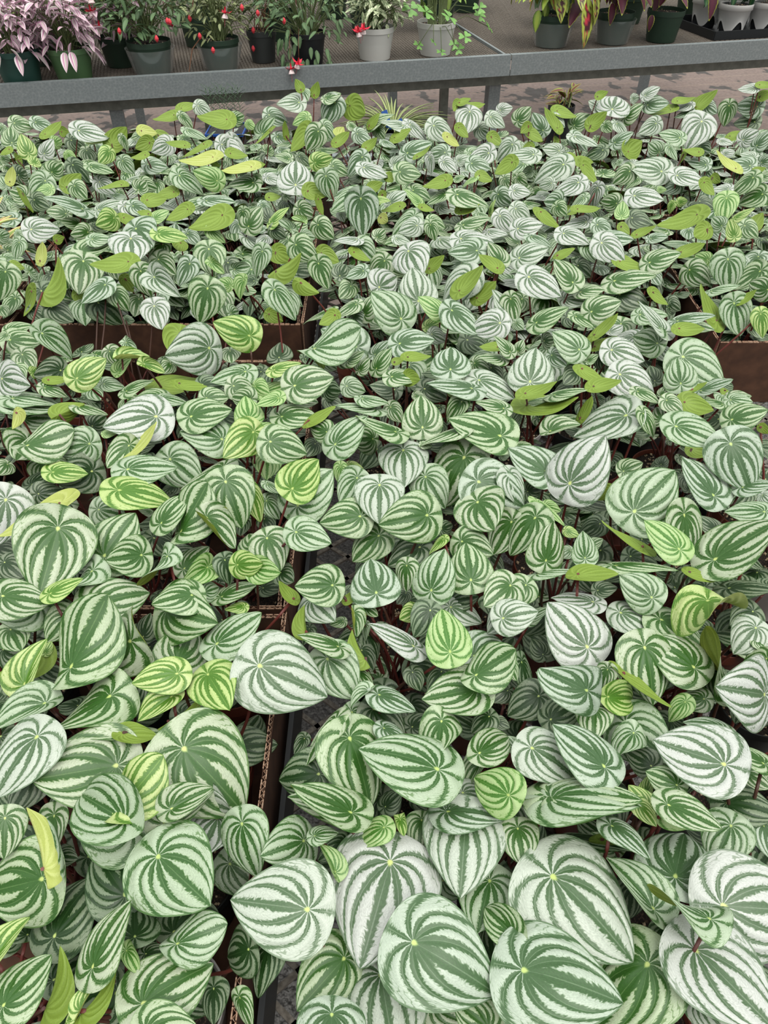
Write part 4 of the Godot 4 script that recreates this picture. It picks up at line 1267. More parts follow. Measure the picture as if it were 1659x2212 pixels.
	[-617,-2356,0,3,[-600,985,-2405,88,46,14,61,52,1,3,-582,955,-2297,102,8,16,66,55,1,1,-679,935,-2394,101,15,-139,50,36,4,3],3,1],
	[-491,-2357,0,3,[-464,977,-2386,-79,-3,156,115,86,4,3,-511,900,-2373,147,4,-109,28,20,4,1],2,1],
	[-372,-2360,0,3,[-353,962,-2312,113,-43,34,76,64,1,6],1,1],
	[-245,-2366,0,3,[-232,977,-2418,-78,20,-49,63,44,3,1,-293,942,-2362,-161,-74,-133,53,38,4,0,-220,969,-2315,-65,48,163,101,72,4,0,-177,968,-2368,75,49,35,68,57,1,0],0,1],
	[-753,-2483,0,3,[-740,926,-2425,-70,9,-47,41,34,1,0],4,0],
	[-624,-2478,0,3,[-648,958,-2505,-72,12,166,89,64,4,3,-616,983,-2481,105,-4,-166,75,54,4,0,-564,992,-2483,94,31,45,62,52,0,0],3,0],
	[-490,-2481,1,3,[-458,954,-2482,134,-6,69,55,46,1,0],2,0],
	[-364,-2474,0,3,[-414,954,-2442,54,18,55,43,30,3,0,-351,969,-2477,91,23,40,80,67,0,1],1,0],
	[-238,-2482,0,3,[-255,1006,-2467,-84,-3,-31,92,78,0,3,-244,1025,-2504,24,26,27,48,40,1,0,-248,1038,-2477,-133,-47,137,41,30,4,3,-210,1019,-2497,121,-62,-149,48,35,4,0,-148,1002,-2480,-67,52,-47,95,80,0,0,-176,1012,-2486,97,-12,19,65,55,1,1],0,0],
	[-891,-1472,0,4,[],0,4],
	[-895,-1594,0,4,[-819,951,-1630,67,26,44,27,22,1,1,-849,951,-1610,149,3,69,40,33,1,2],0,3],
	[-1023,-1724,3,4,[],1,2],
	[-888,-1716,0,4,[],0,2],
	[-1023,-1848,3,4,[],1,1],
	[-887,-1840,3,4,[-836,950,-1903,-65,2,-40,49,34,3,3,-882,961,-1843,69,66,149,65,39,4,3,-869,936,-1870,65,16,50,59,50,2,0],0,1],
	[-1022,-1966,1,4,[-965,942,-1979,140,-54,-164,50,36,4,1,-994,922,-2006,-139,-42,-16,42,35,1,0],1,0],
	[-896,-1963,0,4,[-876,946,-2038,154,-12,60,63,53,1,3,-953,948,-2011,165,2,67,62,52,2,2,-855,960,-1935,-55,31,-47,81,68,1,3,-909,929,-1913,-109,-10,-58,60,51,1,3],0,0],
	[-1147,-2121,0,8,[],2,3],
	[-1018,-2115,0,8,[-970,962,-2141,-148,-56,-8,71,50,3,0],1,3],
	[-894,-2115,0,8,[-939,952,-2089,-175,-13,33,51,36,3,3],0,3],
	[-1146,-2244,3,8,[],2,2],
	[-1025,-2236,0,8,[-1050,960,-2236,-172,-46,19,67,56,1,0,-1047,952,-2202,-59,19,157,40,29,4,3,-1029,929,-2186,-171,12,-105,52,38,4,0,-1081,926,-2211,78,13,63,34,28,1,3],1,2],
	[-897,-2240,0,8,[-937,954,-2257,164,1,67,54,38,3,0,-866,983,-2271,105,19,19,110,92,0,3,-954,941,-2202,131,-47,27,65,55,0,0,-905,927,-2240,64,23,51,48,33,3,1],0,2],
	[-1144,-2357,0,8,[-1143,954,-2406,-51,42,-51,38,32,1,0],2,1],
	[-1024,-2359,0,8,[-1006,941,-2373,118,-21,-171,82,59,4,3],1,1],
	[-896,-2363,0,8,[-917,940,-2329,99,38,38,69,58,2,2,-848,943,-2314,112,-10,-177,88,62,4,3],0,1],
	[-1270,-2477,0,8,[],3,0],
	[-1140,-2481,0,8,[-1118,957,-2437,111,13,40,74,62,1,0],2,0],
	[-1018,-2480,0,8,[-1060,955,-2453,108,21,26,74,62,0,3,-989,926,-2459,65,0,-111,43,31,4,0],1,0],
	[-893,-2478,0,8,[],0,0],
	[13,-59,1,5,[],0,20],
	[369,-62,1,5,[],3,20],
	[9,-178,0,5,[-62,971,-220,-96,-2,-18,89,75,0,3,23,975,-195,63,4,10,98,82,0,2,-33,922,-199,-42,-8,-13,70,59,1,1,-3,919,-189,10,-22,3,96,80,0,0,-39,969,-149,1,-22,-4,62,52,0,0,-29,917,-219,-165,-19,40,66,39,1,4],0,19],
	[125,-180,0,5,[106,957,-206,-141,21,-20,51,30,1,4,82,929,-148,-125,-2,-1,43,36,1,3,78,922,-169,91,-7,-32,28,19,3,2,108,969,-178,74,-7,-5,101,85,0,0],1,19],
	[242,-175,1,5,[217,933,-192,-52,21,17,96,80,1,1,255,946,-199,37,-2,-8,99,83,0,3,287,950,-230,86,-1,20,107,90,0,0,262,977,-212,-117,11,28,67,47,1,5,230,944,-230,-147,-7,13,70,42,1,4,240,925,-221,8,14,-3,32,27,2,2,259,907,-170,42,-5,-15,41,35,0,3],2,19],
	[367,-173,1,5,[313,905,-165,-69,25,38,45,38,1,3,319,904,-193,12,9,-7,28,24,2,1],3,19],
	[18,-290,1,5,[6,944,-270,-16,-4,-6,115,99,0,3,-42,952,-257,-150,-21,34,36,21,3,4,-72,943,-288,-56,-29,-27,59,49,1,1,-61,972,-280,107,-3,-23,28,24,1,2,-35,933,-292,-63,8,15,41,34,2,0,-29,971,-302,-108,-12,35,80,67,1,3,0,951,-297,-67,9,11,41,29,3,2,15,948,-305,11,-14,7,24,17,3,6,36,924,-316,-8,2,-1,38,32,1,1,51,973,-343,-108,-7,17,103,87,1,0,-29,952,-318,-101,-9,35,81,68,1,0,1,904,-338,128,-17,-11,30,25,2,1,59,948,-314,87,-5,-33,71,59,0,0],0,18],
	[127,-290,0,5,[76,948,-309,-9,-7,3,95,79,0,0,95,927,-260,-19,-14,1,70,58,1,3,146,956,-253,45,4,-6,115,106,0,0,177,918,-303,80,-11,-47,89,48,2,0,122,949,-297,1,-6,11,45,38,1,3,152,969,-317,91,-16,-38,104,88,1,2,112,978,-314,-136,29,-31,66,46,3,1,77,925,-343,70,3,-10,49,41,0,0,154,965,-323,87,-14,-37,107,90,1,0],1,18],
	[245,-296,0,5,[259,936,-260,151,13,-10,89,74,0,2,202,971,-290,56,-1,-32,52,44,0,2,202,929,-292,83,-14,132,48,32,4,0,255,977,-306,57,-5,-23,61,51,1,3,236,956,-316,36,9,-1,31,21,3,1,209,969,-347,-137,-11,16,80,68,0,0,278,953,-336,-123,3,-14,40,34,1,0,264,944,-315,80,-18,-5,52,36,3,0,248,945,-319,-144,-10,-14,33,23,3,3,258,920,-344,156,-31,29,26,18,3,1],2,18],
	[369,-291,1,5,[327,930,-308,-37,13,6,57,48,1,3,360,926,-310,15,15,-18,48,41,0,0,356,911,-325,10,19,-5,44,37,2,1,319,976,-345,-118,9,-13,87,73,0,3,359,971,-349,-133,1,29,57,48,1,3,332,926,-332,72,-18,1,61,51,2,2],3,18],
	[476,-296,0,5,[],4,18],
	[10,-416,2,5,[59,948,-408,-10,-1,-1,62,44,1,5,-5,955,-435,75,9,-24,56,47,0,0,-17,951,-442,-57,18,18,34,20,1,4,-34,929,-430,49,23,-17,43,36,1,3,-11,929,-434,55,19,1,60,50,2,0,-50,956,-404,-43,20,44,68,57,1,0,0,953,-397,65,13,-27,42,35,0,0,-33,963,-380,24,27,-18,91,77,1,0,-65,928,-360,-90,18,-30,65,55,2,2,-85,906,-412,-34,22,22,26,22,2,3],0,17],
	[133,-419,1,5,[95,972,-447,108,-21,-8,66,46,1,5,97,953,-443,-83,11,2,78,66,1,3,98,929,-374,-42,26,20,43,26,1,4,94,951,-370,124,12,23,61,36,1,4,111,930,-424,-58,24,6,35,30,2,1,123,906,-432,63,7,22,20,16,2,3,139,908,-470,-53,7,-21,29,24,2,0,168,928,-450,-65,21,-24,54,45,2,0,177,922,-425,110,-25,4,49,41,2,3,145,957,-373,59,4,-1,71,59,0,2,136,930,-387,-140,-17,-9,21,18,1,0],1,17],
	[247,-414,1,5,[203,984,-420,-140,23,-40,75,53,0,5,192,921,-468,-130,-13,19,36,31,1,0,217,952,-419,-15,-9,10,46,39,1,2,234,954,-432,106,27,39,61,37,3,4,238,960,-462,-30,38,32,33,28,1,3,254,954,-459,46,10,145,77,34,4,0,255,925,-419,34,-5,34,78,66,1,0,253,947,-395,-39,-1,-4,48,33,1,5,267,931,-367,-132,8,-34,38,32,2,0],2,17],
	[358,-416,0,5,[338,949,-473,-136,-11,2,82,69,1,2,372,941,-455,-156,-23,35,87,61,1,5,395,962,-429,-68,-36,-48,96,81,0,2,344,932,-444,-100,20,-5,37,31,1,0,320,937,-437,-58,36,14,37,26,3,2,379,934,-433,-31,26,7,25,21,2,2,340,957,-393,-122,6,26,50,42,0,2,360,928,-362,46,-1,13,34,29,1,3],3,17],
	[481,-413,1,5,[],4,17],
	[17,-526,0,5,[-62,956,-479,40,22,19,71,59,1,0,-49,968,-487,-106,-17,33,61,51,1,0,-22,946,-485,-143,-31,-146,46,28,4,4,-91,945,-524,-170,-39,-135,40,24,4,4,-87,944,-573,34,-16,26,61,51,0,2,-34,961,-538,9,39,-45,37,31,1,6,-49,925,-555,-80,4,1,22,18,1,0,-21,949,-556,49,4,30,25,21,1,6,-22,931,-544,-6,38,51,25,21,1,3,34,950,-501,-118,-19,33,75,63,0,0,54,952,-550,-33,18,-18,48,40,2,2,37,924,-571,-45,-15,-34,37,26,3,3,71,968,-479,-172,-14,-11,73,51,3,3,-28,930,-480,52,24,-21,35,29,1,0,-26,909,-525,41,30,-7,37,31,2,3,-18,910,-546,31,33,-29,41,34,2,0,32,926,-482,29,30,2,30,25,2,1,64,928,-482,-46,28,13,37,31,2,0,-90,912,-554,-29,31,17,28,23,2,0,-9,970,-561,-171,-8,-6,72,60,0,0,55,958,-574,161,-41,-21,70,59,1,3,-59,979,-564,-91,4,-42,59,50,1,3,-44,952,-563,120,-21,170,23,17,4,3],0,16],
	[125,-535,1,5,[102,934,-498,118,13,33,68,57,0,3,80,933,-571,69,10,-2,56,47,0,0,147,956,-546,-47,10,-22,50,42,0,2,133,968,-525,96,-17,19,54,45,0,2,175,921,-561,121,-33,-34,37,31,1,2,155,933,-491,10,33,-46,51,43,2,1,133,954,-478,35,25,-11,33,28,1,0,102,970,-580,-175,-22,-11,68,57,1,0,147,975,-568,-47,1,-26,57,48,1,3,81,929,-581,94,-11,6,46,39,2,3,170,954,-587,-44,11,-21,47,40,1,1],1,16],
	[241,-528,0,5,[229,944,-503,-141,-22,-12,89,75,0,0,202,909,-574,-73,26,11,50,42,2,0,283,930,-565,58,4,-5,63,53,0,0,285,963,-489,9,32,-7,83,70,1,0,269,925,-480,60,0,-11,33,23,3,0,290,892,-579,104,-31,-24,50,42,2,3,189,897,-527,-146,-18,-30,31,26,2,3,228,974,-583,82,-14,159,60,43,4,1,247,949,-566,-109,3,22,65,54,0,0],2,16],
	[361,-536,1,5,[329,930,-555,55,2,-12,82,69,1,2,372,968,-553,-24,-25,20,115,82,3,5,364,930,-477,23,22,-4,48,40,2,3,419,958,-520,-48,12,-7,53,45,0,2,414,958,-478,-70,39,22,52,44,1,1,415,953,-505,45,5,-4,23,19,1,0,339,898,-491,6,-11,32,16,13,2,1,318,948,-572,-129,-11,-35,60,50,1,1],3,16],
	[479,-527,0,5,[],4,16],
	[9,-645,1,5,[56,976,-685,-69,-5,-45,83,69,1,2,-7,931,-694,-57,27,-13,66,55,1,0,47,928,-676,-71,19,-10,66,56,2,3,-2,896,-699,-52,-16,-44,38,32,2,0,27,962,-611,-7,42,31,43,36,1,0,-48,897,-625,145,-22,25,15,13,2,1,28,902,-619,-37,14,-23,25,21,2,0],0,15],
	[131,-648,1,5,[99,948,-666,59,1,42,58,49,1,0,164,962,-688,-40,43,3,66,56,1,3,75,953,-664,-61,29,24,35,25,3,3,90,910,-682,-39,27,-22,24,20,2,3,187,951,-608,89,-16,-30,66,32,1,0],1,15],
	[242,-655,1,5,[286,949,-625,78,-14,-27,97,46,1,0,246,963,-622,-173,-43,10,45,38,1,3,270,924,-680,111,-36,1,27,23,1,2,201,976,-710,56,18,-26,60,41,3,0,237,949,-684,65,6,30,23,16,3,1,198,962,-618,166,-46,31,66,56,1,1,189,983,-674,-52,40,13,77,65,1,1,263,929,-600,84,-17,7,32,27,2,3,244,925,-672,-49,6,-25,23,20,1,0],2,15],
	[366,-651,0,5,[392,962,-701,5,44,-29,91,76,1,3,361,972,-629,-137,-19,-10,72,50,3,0,324,951,-650,-123,-9,-155,80,41,4,3,404,961,-623,100,-39,-15,109,92,1,3,329,904,-682,66,-3,16,49,41,2,0,370,954,-605,55,3,162,40,29,4,0,378,897,-655,-82,-25,-53,34,28,2,0],3,15],
	[475,-645,1,5,[457,907,-585,-59,5,-19,49,41,2,3,482,983,-685,-114,13,1,62,52,1,0,444,928,-708,-136,-17,-4,41,34,2,3,432,919,-614,76,-22,-23,73,61,2,0],4,15],
	[598,-646,1,5,[],5,15],
	[8,-764,2,5,[59,935,-810,29,19,27,71,59,1,2,9,962,-707,-15,46,32,42,35,1,0,-6,973,-749,0,8,0,81,68,0,3,-37,964,-773,-43,39,-10,59,49,1,3,-31,953,-708,-86,0,-21,73,61,1,2,-61,959,-802,-3,50,23,34,24,3,3],0,14],
	[125,-764,1,5,[126,977,-750,66,15,29,95,79,0,3,122,969,-719,14,-6,27,87,73,1,3,78,924,-713,127,9,41,30,25,2,1,169,980,-759,33,39,-15,60,51,0,0],1,14],
	[246,-770,1,5,[253,959,-766,130,-48,2,108,91,0,1,230,950,-803,-118,-17,-12,85,72,0,3,216,953,-727,56,-6,48,28,20,3,3,277,925,-766,70,-1,-9,53,45,2,3,204,926,-787,112,9,47,37,31,2,0],2,14],
	[364,-763,1,5,[329,958,-711,126,-29,22,110,92,1,3,310,951,-763,-68,40,163,30,22,4,3],3,14],
	[477,-773,1,5,[485,986,-821,28,36,24,98,82,0,0,459,937,-767,-140,-25,2,92,77,0,3,500,942,-779,79,-27,-13,58,49,0,0,426,917,-766,119,-47,-6,36,30,2,0,497,974,-726,5,-9,46,23,20,0,1,453,896,-825,167,-15,-15,24,20,2,2],4,14],
	[597,-771,2,5,[],5,14],
	[9,-890,1,5,[-72,962,-850,125,-34,-3,83,70,1,0,-87,948,-898,-121,2,-48,45,38,1,0,-16,921,-916,-45,-26,-62,61,51,1,0,18,970,-871,-102,-16,18,85,72,1,1,57,965,-886,-177,-36,-6,74,62,1,2,28,950,-854,0,7,3,89,75,0,0,-49,932,-839,78,17,6,33,23,3,0,56,956,-858,79,9,10,20,16,1,1],0,13],
	[125,-890,1,5,[109,976,-865,-85,14,20,85,54,1,1,169,972,-858,-106,-9,-6,107,90,1,3,183,968,-932,-108,-11,4,59,50,1,1,115,951,-835,-42,44,2,111,93,1,0,177,921,-874,100,-19,47,21,18,1,3],1,13],
	[244,-889,1,5,[252,944,-906,91,-23,9,62,37,1,4,205,928,-890,89,-15,7,25,21,1,0],2,13],
	[366,-889,1,5,[306,946,-936,128,-51,143,49,36,4,3,365,968,-915,-88,30,-2,111,93,0,3,384,982,-899,37,37,-13,51,43,1,3,351,925,-833,105,-19,41,41,34,1,3],3,13],
	[480,-890,0,5,[425,951,-924,-174,-14,-31,40,33,1,0,426,977,-875,59,6,2,94,79,1,3,432,975,-943,55,16,21,41,35,1,1,520,967,-904,82,-32,19,67,56,1,0,427,897,-883,145,-17,9,28,23,2,0,479,906,-909,61,1,-150,40,29,4,0,450,907,-931,69,-7,31,21,17,2,0],4,13],
	[595,-892,1,5,[571,951,-907,36,17,-127,21,15,4,3],5,13],
	[10,-1010,0,5,[-14,943,-967,-95,-10,17,85,51,1,0,-34,955,-977,85,9,-11,55,46,1,1,11,935,-982,55,38,12,41,34,1,3,-94,912,-1037,75,27,23,38,32,2,1,39,977,-1060,86,1,176,51,36,4,0,-98,927,-1044,52,-16,58,49,42,2,1,-63,926,-1056,84,13,40,45,38,1,3,12,976,-1008,91,-5,1,62,52,1,2,37,974,-1007,50,-14,-121,40,29,4,0,18,926,-1046,-95,-7,-15,58,48,2,1,68,925,-1050,78,11,23,59,50,2,2,50,949,-993,81,9,18,24,20,1,3],0,12],
	[133,-1004,0,5,[121,961,-959,-54,45,-28,53,32,1,4,90,907,-976,-19,9,-15,38,32,2,1,108,971,-1037,176,-13,-3,81,68,0,1,139,971,-984,-102,-8,13,97,82,0,0,155,956,-1030,72,13,0,88,74,0,3,112,930,-1023,149,-7,29,24,17,3,0],1,12],
	[243,-1005,0,5,[225,945,-965,79,-6,173,104,75,4,2,221,943,-981,89,-19,-18,80,34,1,0,203,916,-961,139,-51,-30,37,31,1,3,236,960,-1017,166,-31,1,90,76,0,0,267,964,-975,88,-20,-17,71,50,1,0,219,973,-959,87,-15,171,66,48,4,2],2,12],
	[369,-1009,1,5,[388,957,-1045,62,11,26,84,71,0,1,316,979,-1022,63,15,174,58,42,4,3,327,976,-975,81,-15,-178,56,40,4,0,393,977,-965,65,4,-4,52,44,1,2],3,12],
	[484,-1005,1,5,[470,956,-963,59,7,-153,59,42,4,2,533,951,-967,-121,-4,10,44,37,1,0,471,969,-997,-174,-38,-28,63,53,1,2,514,946,-1013,81,-29,-13,67,56,0,3,487,966,-983,86,-33,171,31,22,4,0,447,946,-999,131,-56,4,23,20,1,0],4,12],
	[597,-1001,1,5,[548,953,-976,69,-14,9,43,36,1,3,555,951,-990,67,-11,-2,39,33,1,3,568,927,-1040,-36,8,170,19,14,4,0],5,12],
	[12,-1123,1,5,[-49,935,-1169,-103,-27,-30,94,79,0,3,26,968,-1124,96,-15,15,81,68,0,2,-14,936,-1094,131,-47,-10,58,49,1,1,-63,943,-1106,108,-24,-2,45,38,1,1,-77,926,-1134,113,-29,46,39,33,1,0,-17,916,-1174,115,-35,-2,48,40,0,3,-43,925,-1107,124,-41,15,36,30,1,0,18,951,-1090,97,-12,-152,23,16,4,0,-52,899,-1124,65,-5,56,39,32,2,0],0,11],
	[132,-1117,1,5,[158,929,-1123,42,-3,53,41,35,1,1],1,11],
	[245,-1119,2,5,[214,965,-1101,-126,-37,2,51,42,1,3,199,948,-1142,-95,7,176,43,31,4,0,201,953,-1099,-103,-6,5,54,45,1,0,190,913,-1134,56,33,33,41,34,2,3,288,950,-1115,34,5,50,44,37,0,2,232,950,-1127,147,-58,-2,29,25,1,2],2,11],
	[366,-1121,0,5,[368,968,-1149,99,-41,163,67,48,4,3,371,947,-1146,84,-22,-178,52,37,4,2,333,965,-1108,-121,-25,-23,74,62,1,0,384,970,-1100,70,0,22,77,65,0,2,332,929,-1094,-43,9,-31,48,40,2,3,349,948,-1099,96,-35,14,26,22,1,3,382,931,-1142,26,51,30,39,33,2,3],3,11],
	[479,-1125,0,5,[478,954,-1147,-132,5,-62,66,56,1,3,492,968,-1169,-129,-31,11,91,76,0,3,513,976,-1156,68,-5,-171,55,40,4,3,493,977,-1067,56,14,32,104,87,1,0,461,925,-1073,-166,-32,-34,41,34,2,3],4,11],
	[591,-1127,2,5,[],5,11],
	[8,-1238,0,5,[32,964,-1216,-116,-40,-30,97,81,1,2,-38,936,-1285,135,-53,-10,65,54,1,2,-90,958,-1240,-67,30,154,45,32,4,2,-1,903,-1291,39,-1,49,34,29,2,3],0,10],
	[127,-1245,1,5,[104,966,-1238,-112,-31,-19,67,47,3,0,121,987,-1207,63,33,6,87,73,0,1,88,929,-1223,68,18,57,40,34,0,3,82,927,-1254,99,-23,24,44,30,3,3,157,907,-1242,73,15,27,66,55,2,2],1,10],
	[242,-1237,1,5,[239,939,-1277,-133,-47,3,78,66,0,3,205,975,-1182,-93,12,-38,73,61,0,2,272,965,-1202,97,-33,-2,82,69,1,0,240,963,-1296,26,57,-12,63,53,1,1,240,954,-1220,30,6,47,29,24,1,0,291,932,-1193,129,15,61,40,33,2,3],2,10],
	[368,-1239,0,5,[354,955,-1244,68,11,-3,60,51,1,3,381,962,-1247,88,-28,31,74,63,1,0],3,10],
	[477,-1244,0,5,[459,929,-1215,-99,19,0,73,62,0,3,528,965,-1210,78,-24,-7,84,71,0,0,482,943,-1273,75,-13,10,67,56,1,0],4,10],
	[594,-1241,1,5,[664,966,-1277,81,-36,-175,44,32,4,2,652,967,-1271,23,54,6,84,71,1,3,617,940,-1252,-139,-40,-170,98,71,4,3,692,961,-1240,22,53,10,58,41,3,0,546,949,-1223,70,-9,-7,74,62,1,3],5,10],
	[-55,-1362,1,5,[-159,984,-1317,79,31,-150,54,33,4,4,-67,931,-1413,-49,28,-48,48,41,1,1,-9,946,-1378,141,-2,51,87,73,0,1,-53,955,-1291,-76,20,-1,59,50,1,0,-58,932,-1288,52,16,48,42,35,0,2],0,9],
	[75,-1355,0,5,[65,961,-1289,-165,-44,-16,93,78,0,3],1,9],
	[212,-1360,2,5,[225,970,-1409,-109,-23,169,61,44,4,0,146,965,-1320,106,-40,-179,83,60,4,0,183,940,-1341,102,-36,-167,63,45,4,3,168,970,-1379,-75,37,-17,102,86,0,2],2,9],
	[331,-1355,1,5,[277,986,-1342,69,17,18,98,83,0,1,370,963,-1363,-124,-36,-16,79,67,1,3,388,942,-1366,82,-17,4,62,52,1,3,360,927,-1366,74,2,21,59,49,0,3,362,907,-1328,66,15,42,46,38,2,2],3,9],
	[460,-1363,2,5,[465,944,-1413,80,-20,3,107,90,1,0,472,929,-1382,67,7,36,81,68,2,0],4,9],
	[585,-1362,1,5,[626,965,-1323,77,-27,-9,68,51,1,1,533,936,-1373,50,34,-179,52,38,4,2,578,908,-1390,52,20,61,40,34,2,0,579,900,-1382,116,13,65,40,34,2,3],5,9],
	[-51,-1483,0,5,[-132,960,-1505,81,29,-130,55,40,4,2,-133,964,-1447,41,60,0,72,60,1,3,-90,944,-1432,156,-21,31,49,41,2,3,-65,956,-1515,78,29,-174,52,38,4,0,1,935,-1524,-61,47,-29,70,58,1,2,-42,957,-1428,-78,19,-18,52,43,0,3],0,8],
	[74,-1483,0,5,[49,980,-1473,18,13,28,101,85,0,0,96,940,-1474,103,-34,-162,52,37,4,0,26,976,-1542,85,8,14,42,35,0,0],1,8],
	[200,-1486,0,5,[191,979,-1475,-96,2,-31,80,67,0,3,241,961,-1459,-123,-43,-17,64,54,1,3],2,8],
	[329,-1484,1,5,[277,966,-1469,91,-26,21,83,70,0,1,360,965,-1479,89,-28,-176,48,34,4,3],3,8],
	[457,-1489,0,5,[415,927,-1517,46,22,56,51,43,2,3,433,957,-1547,58,33,10,76,64,1,3,449,987,-1495,63,23,33,82,69,0,1,487,955,-1471,65,14,-170,69,50,4,2],4,8],
	[588,-1486,1,5,[538,968,-1443,82,-29,17,82,69,1,0,623,953,-1441,36,12,59,68,58,1,2,674,954,-1486,-143,2,-66,45,31,3,3],5,8],
	[-50,-1605,0,5,[-53,957,-1553,55,30,50,64,54,1,2,-15,949,-1612,139,-17,47,40,33,1,1,-58,970,-1552,-89,-4,4,66,55,0,0],0,7],
	[81,-1603,0,5,[102,983,-1620,80,15,32,48,41,1,2,72,978,-1606,-86,14,-40,58,49,0,0,101,985,-1591,46,58,13,46,38,1,3],1,7],
	[208,-1600,0,5,[175,968,-1636,92,-21,2,84,71,1,0,164,970,-1558,84,-2,12,97,81,0,0,233,955,-1628,83,-3,5,58,48,0,0],2,7],
	[333,-1607,1,5,[388,952,-1559,71,12,35,55,46,0,3,349,982,-1667,66,29,-180,75,54,4,3,295,965,-1621,86,-17,28,74,62,0,1,384,979,-1563,74,4,13,81,68,0,2,315,974,-1557,75,7,-4,67,56,0,2],3,7],
	[468,-1609,1,5,[465,980,-1606,67,16,32,54,45,0,2,467,973,-1555,73,-2,11,86,73,0,1,518,975,-1607,56,35,-146,35,25,4,3],4,7],
	[594,-1603,1,5,[640,943,-1543,77,-23,-171,65,47,4,3,547,967,-1576,82,-27,-178,56,41,4,0,589,949,-1606,77,-19,11,48,40,0,3],5,7],
	[-56,-1723,2,5,[-69,985,-1774,-77,25,-20,90,76,1,0,-52,995,-1718,6,69,-24,108,90,0,3,-24,976,-1760,93,-8,11,53,37,3,2,-105,935,-1784,33,38,31,29,24,0,2],0,6],
	[82,-1725,0,5,[85,961,-1782,-111,-41,-4,65,46,3,3,86,975,-1713,81,15,-168,39,28,4,0,38,956,-1768,-84,17,175,61,44,4,1,66,961,-1700,-76,34,-12,88,74,1,0],1,6],
	[209,-1723,1,5,[172,984,-1778,80,10,6,107,90,1,0,181,951,-1757,87,-9,-169,61,44,4,2,266,962,-1702,64,36,29,66,55,0,0,250,945,-1763,151,-68,-48,43,30,3,2],2,6],
	[330,-1727,0,5,[311,954,-1767,70,24,34,62,52,0,2],3,6],
	[463,-1723,1,5,[461,986,-1746,-87,40,-1,62,52,1,3,397,976,-1720,43,21,57,45,38,1,1,438,978,-1691,76,-2,-180,68,49,4,1,459,958,-1676,-99,14,-13,64,53,0,3],4,6],
	[594,-1723,2,5,[538,976,-1738,-122,3,-71,55,46,1,2,541,966,-1692,169,-36,-7,49,34,3,3,573,953,-1713,69,7,34,62,52,2,3],5,6],
	[-50,-1844,0,5,[-141,993,-1870,47,65,26,75,63,1,3,-33,951,-1904,98,-20,-132,44,31,4,0,-2,960,-1840,-44,63,-180,37,27,4,1,15,937,-1845,107,-40,22,65,54,0,2,-6,906,-1834,37,7,-129,40,29,4,3],0,5],
	[80,-1847,1,5,[139,925,-1860,84,2,24,56,47,0,1],1,5],
	[203,-1855,2,5,[151,976,-1882,-87,19,163,76,54,4,3,235,982,-1903,77,17,-152,47,34,4,1,223,980,-1894,-87,25,-1,48,34,3,2,149,955,-1855,-83,28,-8,68,57,1,3],2,5],
	[330,-1851,2,5,[322,955,-1880,80,1,33,56,47,0,0],3,5],
	[458,-1845,0,5,[472,983,-1859,-95,23,-15,92,78,0,1,430,946,-1827,-68,-8,-71,67,56,0,1,520,969,-1859,-49,67,18,67,56,0,2,446,926,-1834,74,4,-164,48,35,4,3],4,5],
	[592,-1847,1,5,[593,975,-1793,72,-4,19,92,77,0,1],5,5],
	[-49,-1969,1,5,[-51,978,-1980,87,13,12,89,75,0,1,9,955,-1982,39,22,-134,36,26,4,0],0,4],
	[77,-1977,1,5,[40,973,-1960,87,3,44,74,62,1,0,74,936,-1937,82,15,27,69,58,1,2],1,4],
	[209,-1968,0,5,[228,973,-2025,80,8,31,69,58,0,3,154,982,-2007,73,33,25,57,48,0,3,186,947,-1980,93,-24,20,32,27,1,3],2,4],
	[334,-1971,2,5,[290,929,-1927,59,24,62,61,51,0,1,328,986,-1989,-84,38,151,68,49,4,0,354,934,-2032,54,21,63,42,35,1,3],3,4],
	[464,-1976,1,5,[456,987,-1976,-94,24,-24,111,93,0,2,499,988,-1957,58,44,180,84,61,4,0,422,956,-1928,-97,14,-55,42,35,0,2],4,4],
	[594,-1974,2,5,[540,948,-2011,-109,-13,-42,54,45,1,3,633,964,-1991,-93,38,-46,66,56,1,0],5,4],
	[-56,-2096,1,5,[-59,963,-2107,-74,38,-30,81,68,0,2,-140,930,-2137,85,24,39,64,54,1,0,-66,898,-2138,-88,-1,-19,45,38,2,0],0,3],
	[80,-2097,1,5,[62,964,-2137,96,-26,22,98,83,0,0,90,966,-2092,96,-26,179,58,42,4,2,123,968,-2088,36,68,-19,58,49,0,1,26,942,-2107,101,-32,44,47,40,0,3],1,3],
	[209,-2087,1,5,[195,969,-2054,92,-24,41,42,35,0,0],2,3],
	[334,-2094,1,5,[346,986,-2136,-84,41,-37,75,63,0,2,278,980,-2085,-89,25,-29,85,71,0,3,320,930,-2036,66,36,43,52,43,1,3,398,928,-2093,35,30,49,38,32,1,3,344,935,-2049,16,27,32,37,31,1,3,396,933,-2085,-90,28,-53,39,33,1,3],3,3],
	[462,-2091,2,5,[399,975,-2091,-101,-2,-15,91,77,0,1,507,953,-2142,67,28,-158,48,35,4,3,520,957,-2088,74,5,-152,53,38,4,3],4,3],
	[594,-2092,1,5,[],5,3],
	[-49,-2220,1,5,[-134,963,-2222,102,-28,-160,63,45,4,3,-49,965,-2172,101,-29,-152,52,37,4,2,-1,955,-2264,85,15,8,53,44,0,0],0,2],
	[73,-2218,0,5,[],1,2],
	[209,-2217,1,5,[178,964,-2274,73,36,-166,59,43,4,3,168,957,-2163,-91,8,-46,68,57,0,0],2,2],
	[335,-2221,0,5,[306,963,-2282,71,34,-138,53,38,4,0],3,2],
	[457,-2218,1,5,[494,945,-2217,-105,-8,-34,65,55,0,0],4,2],
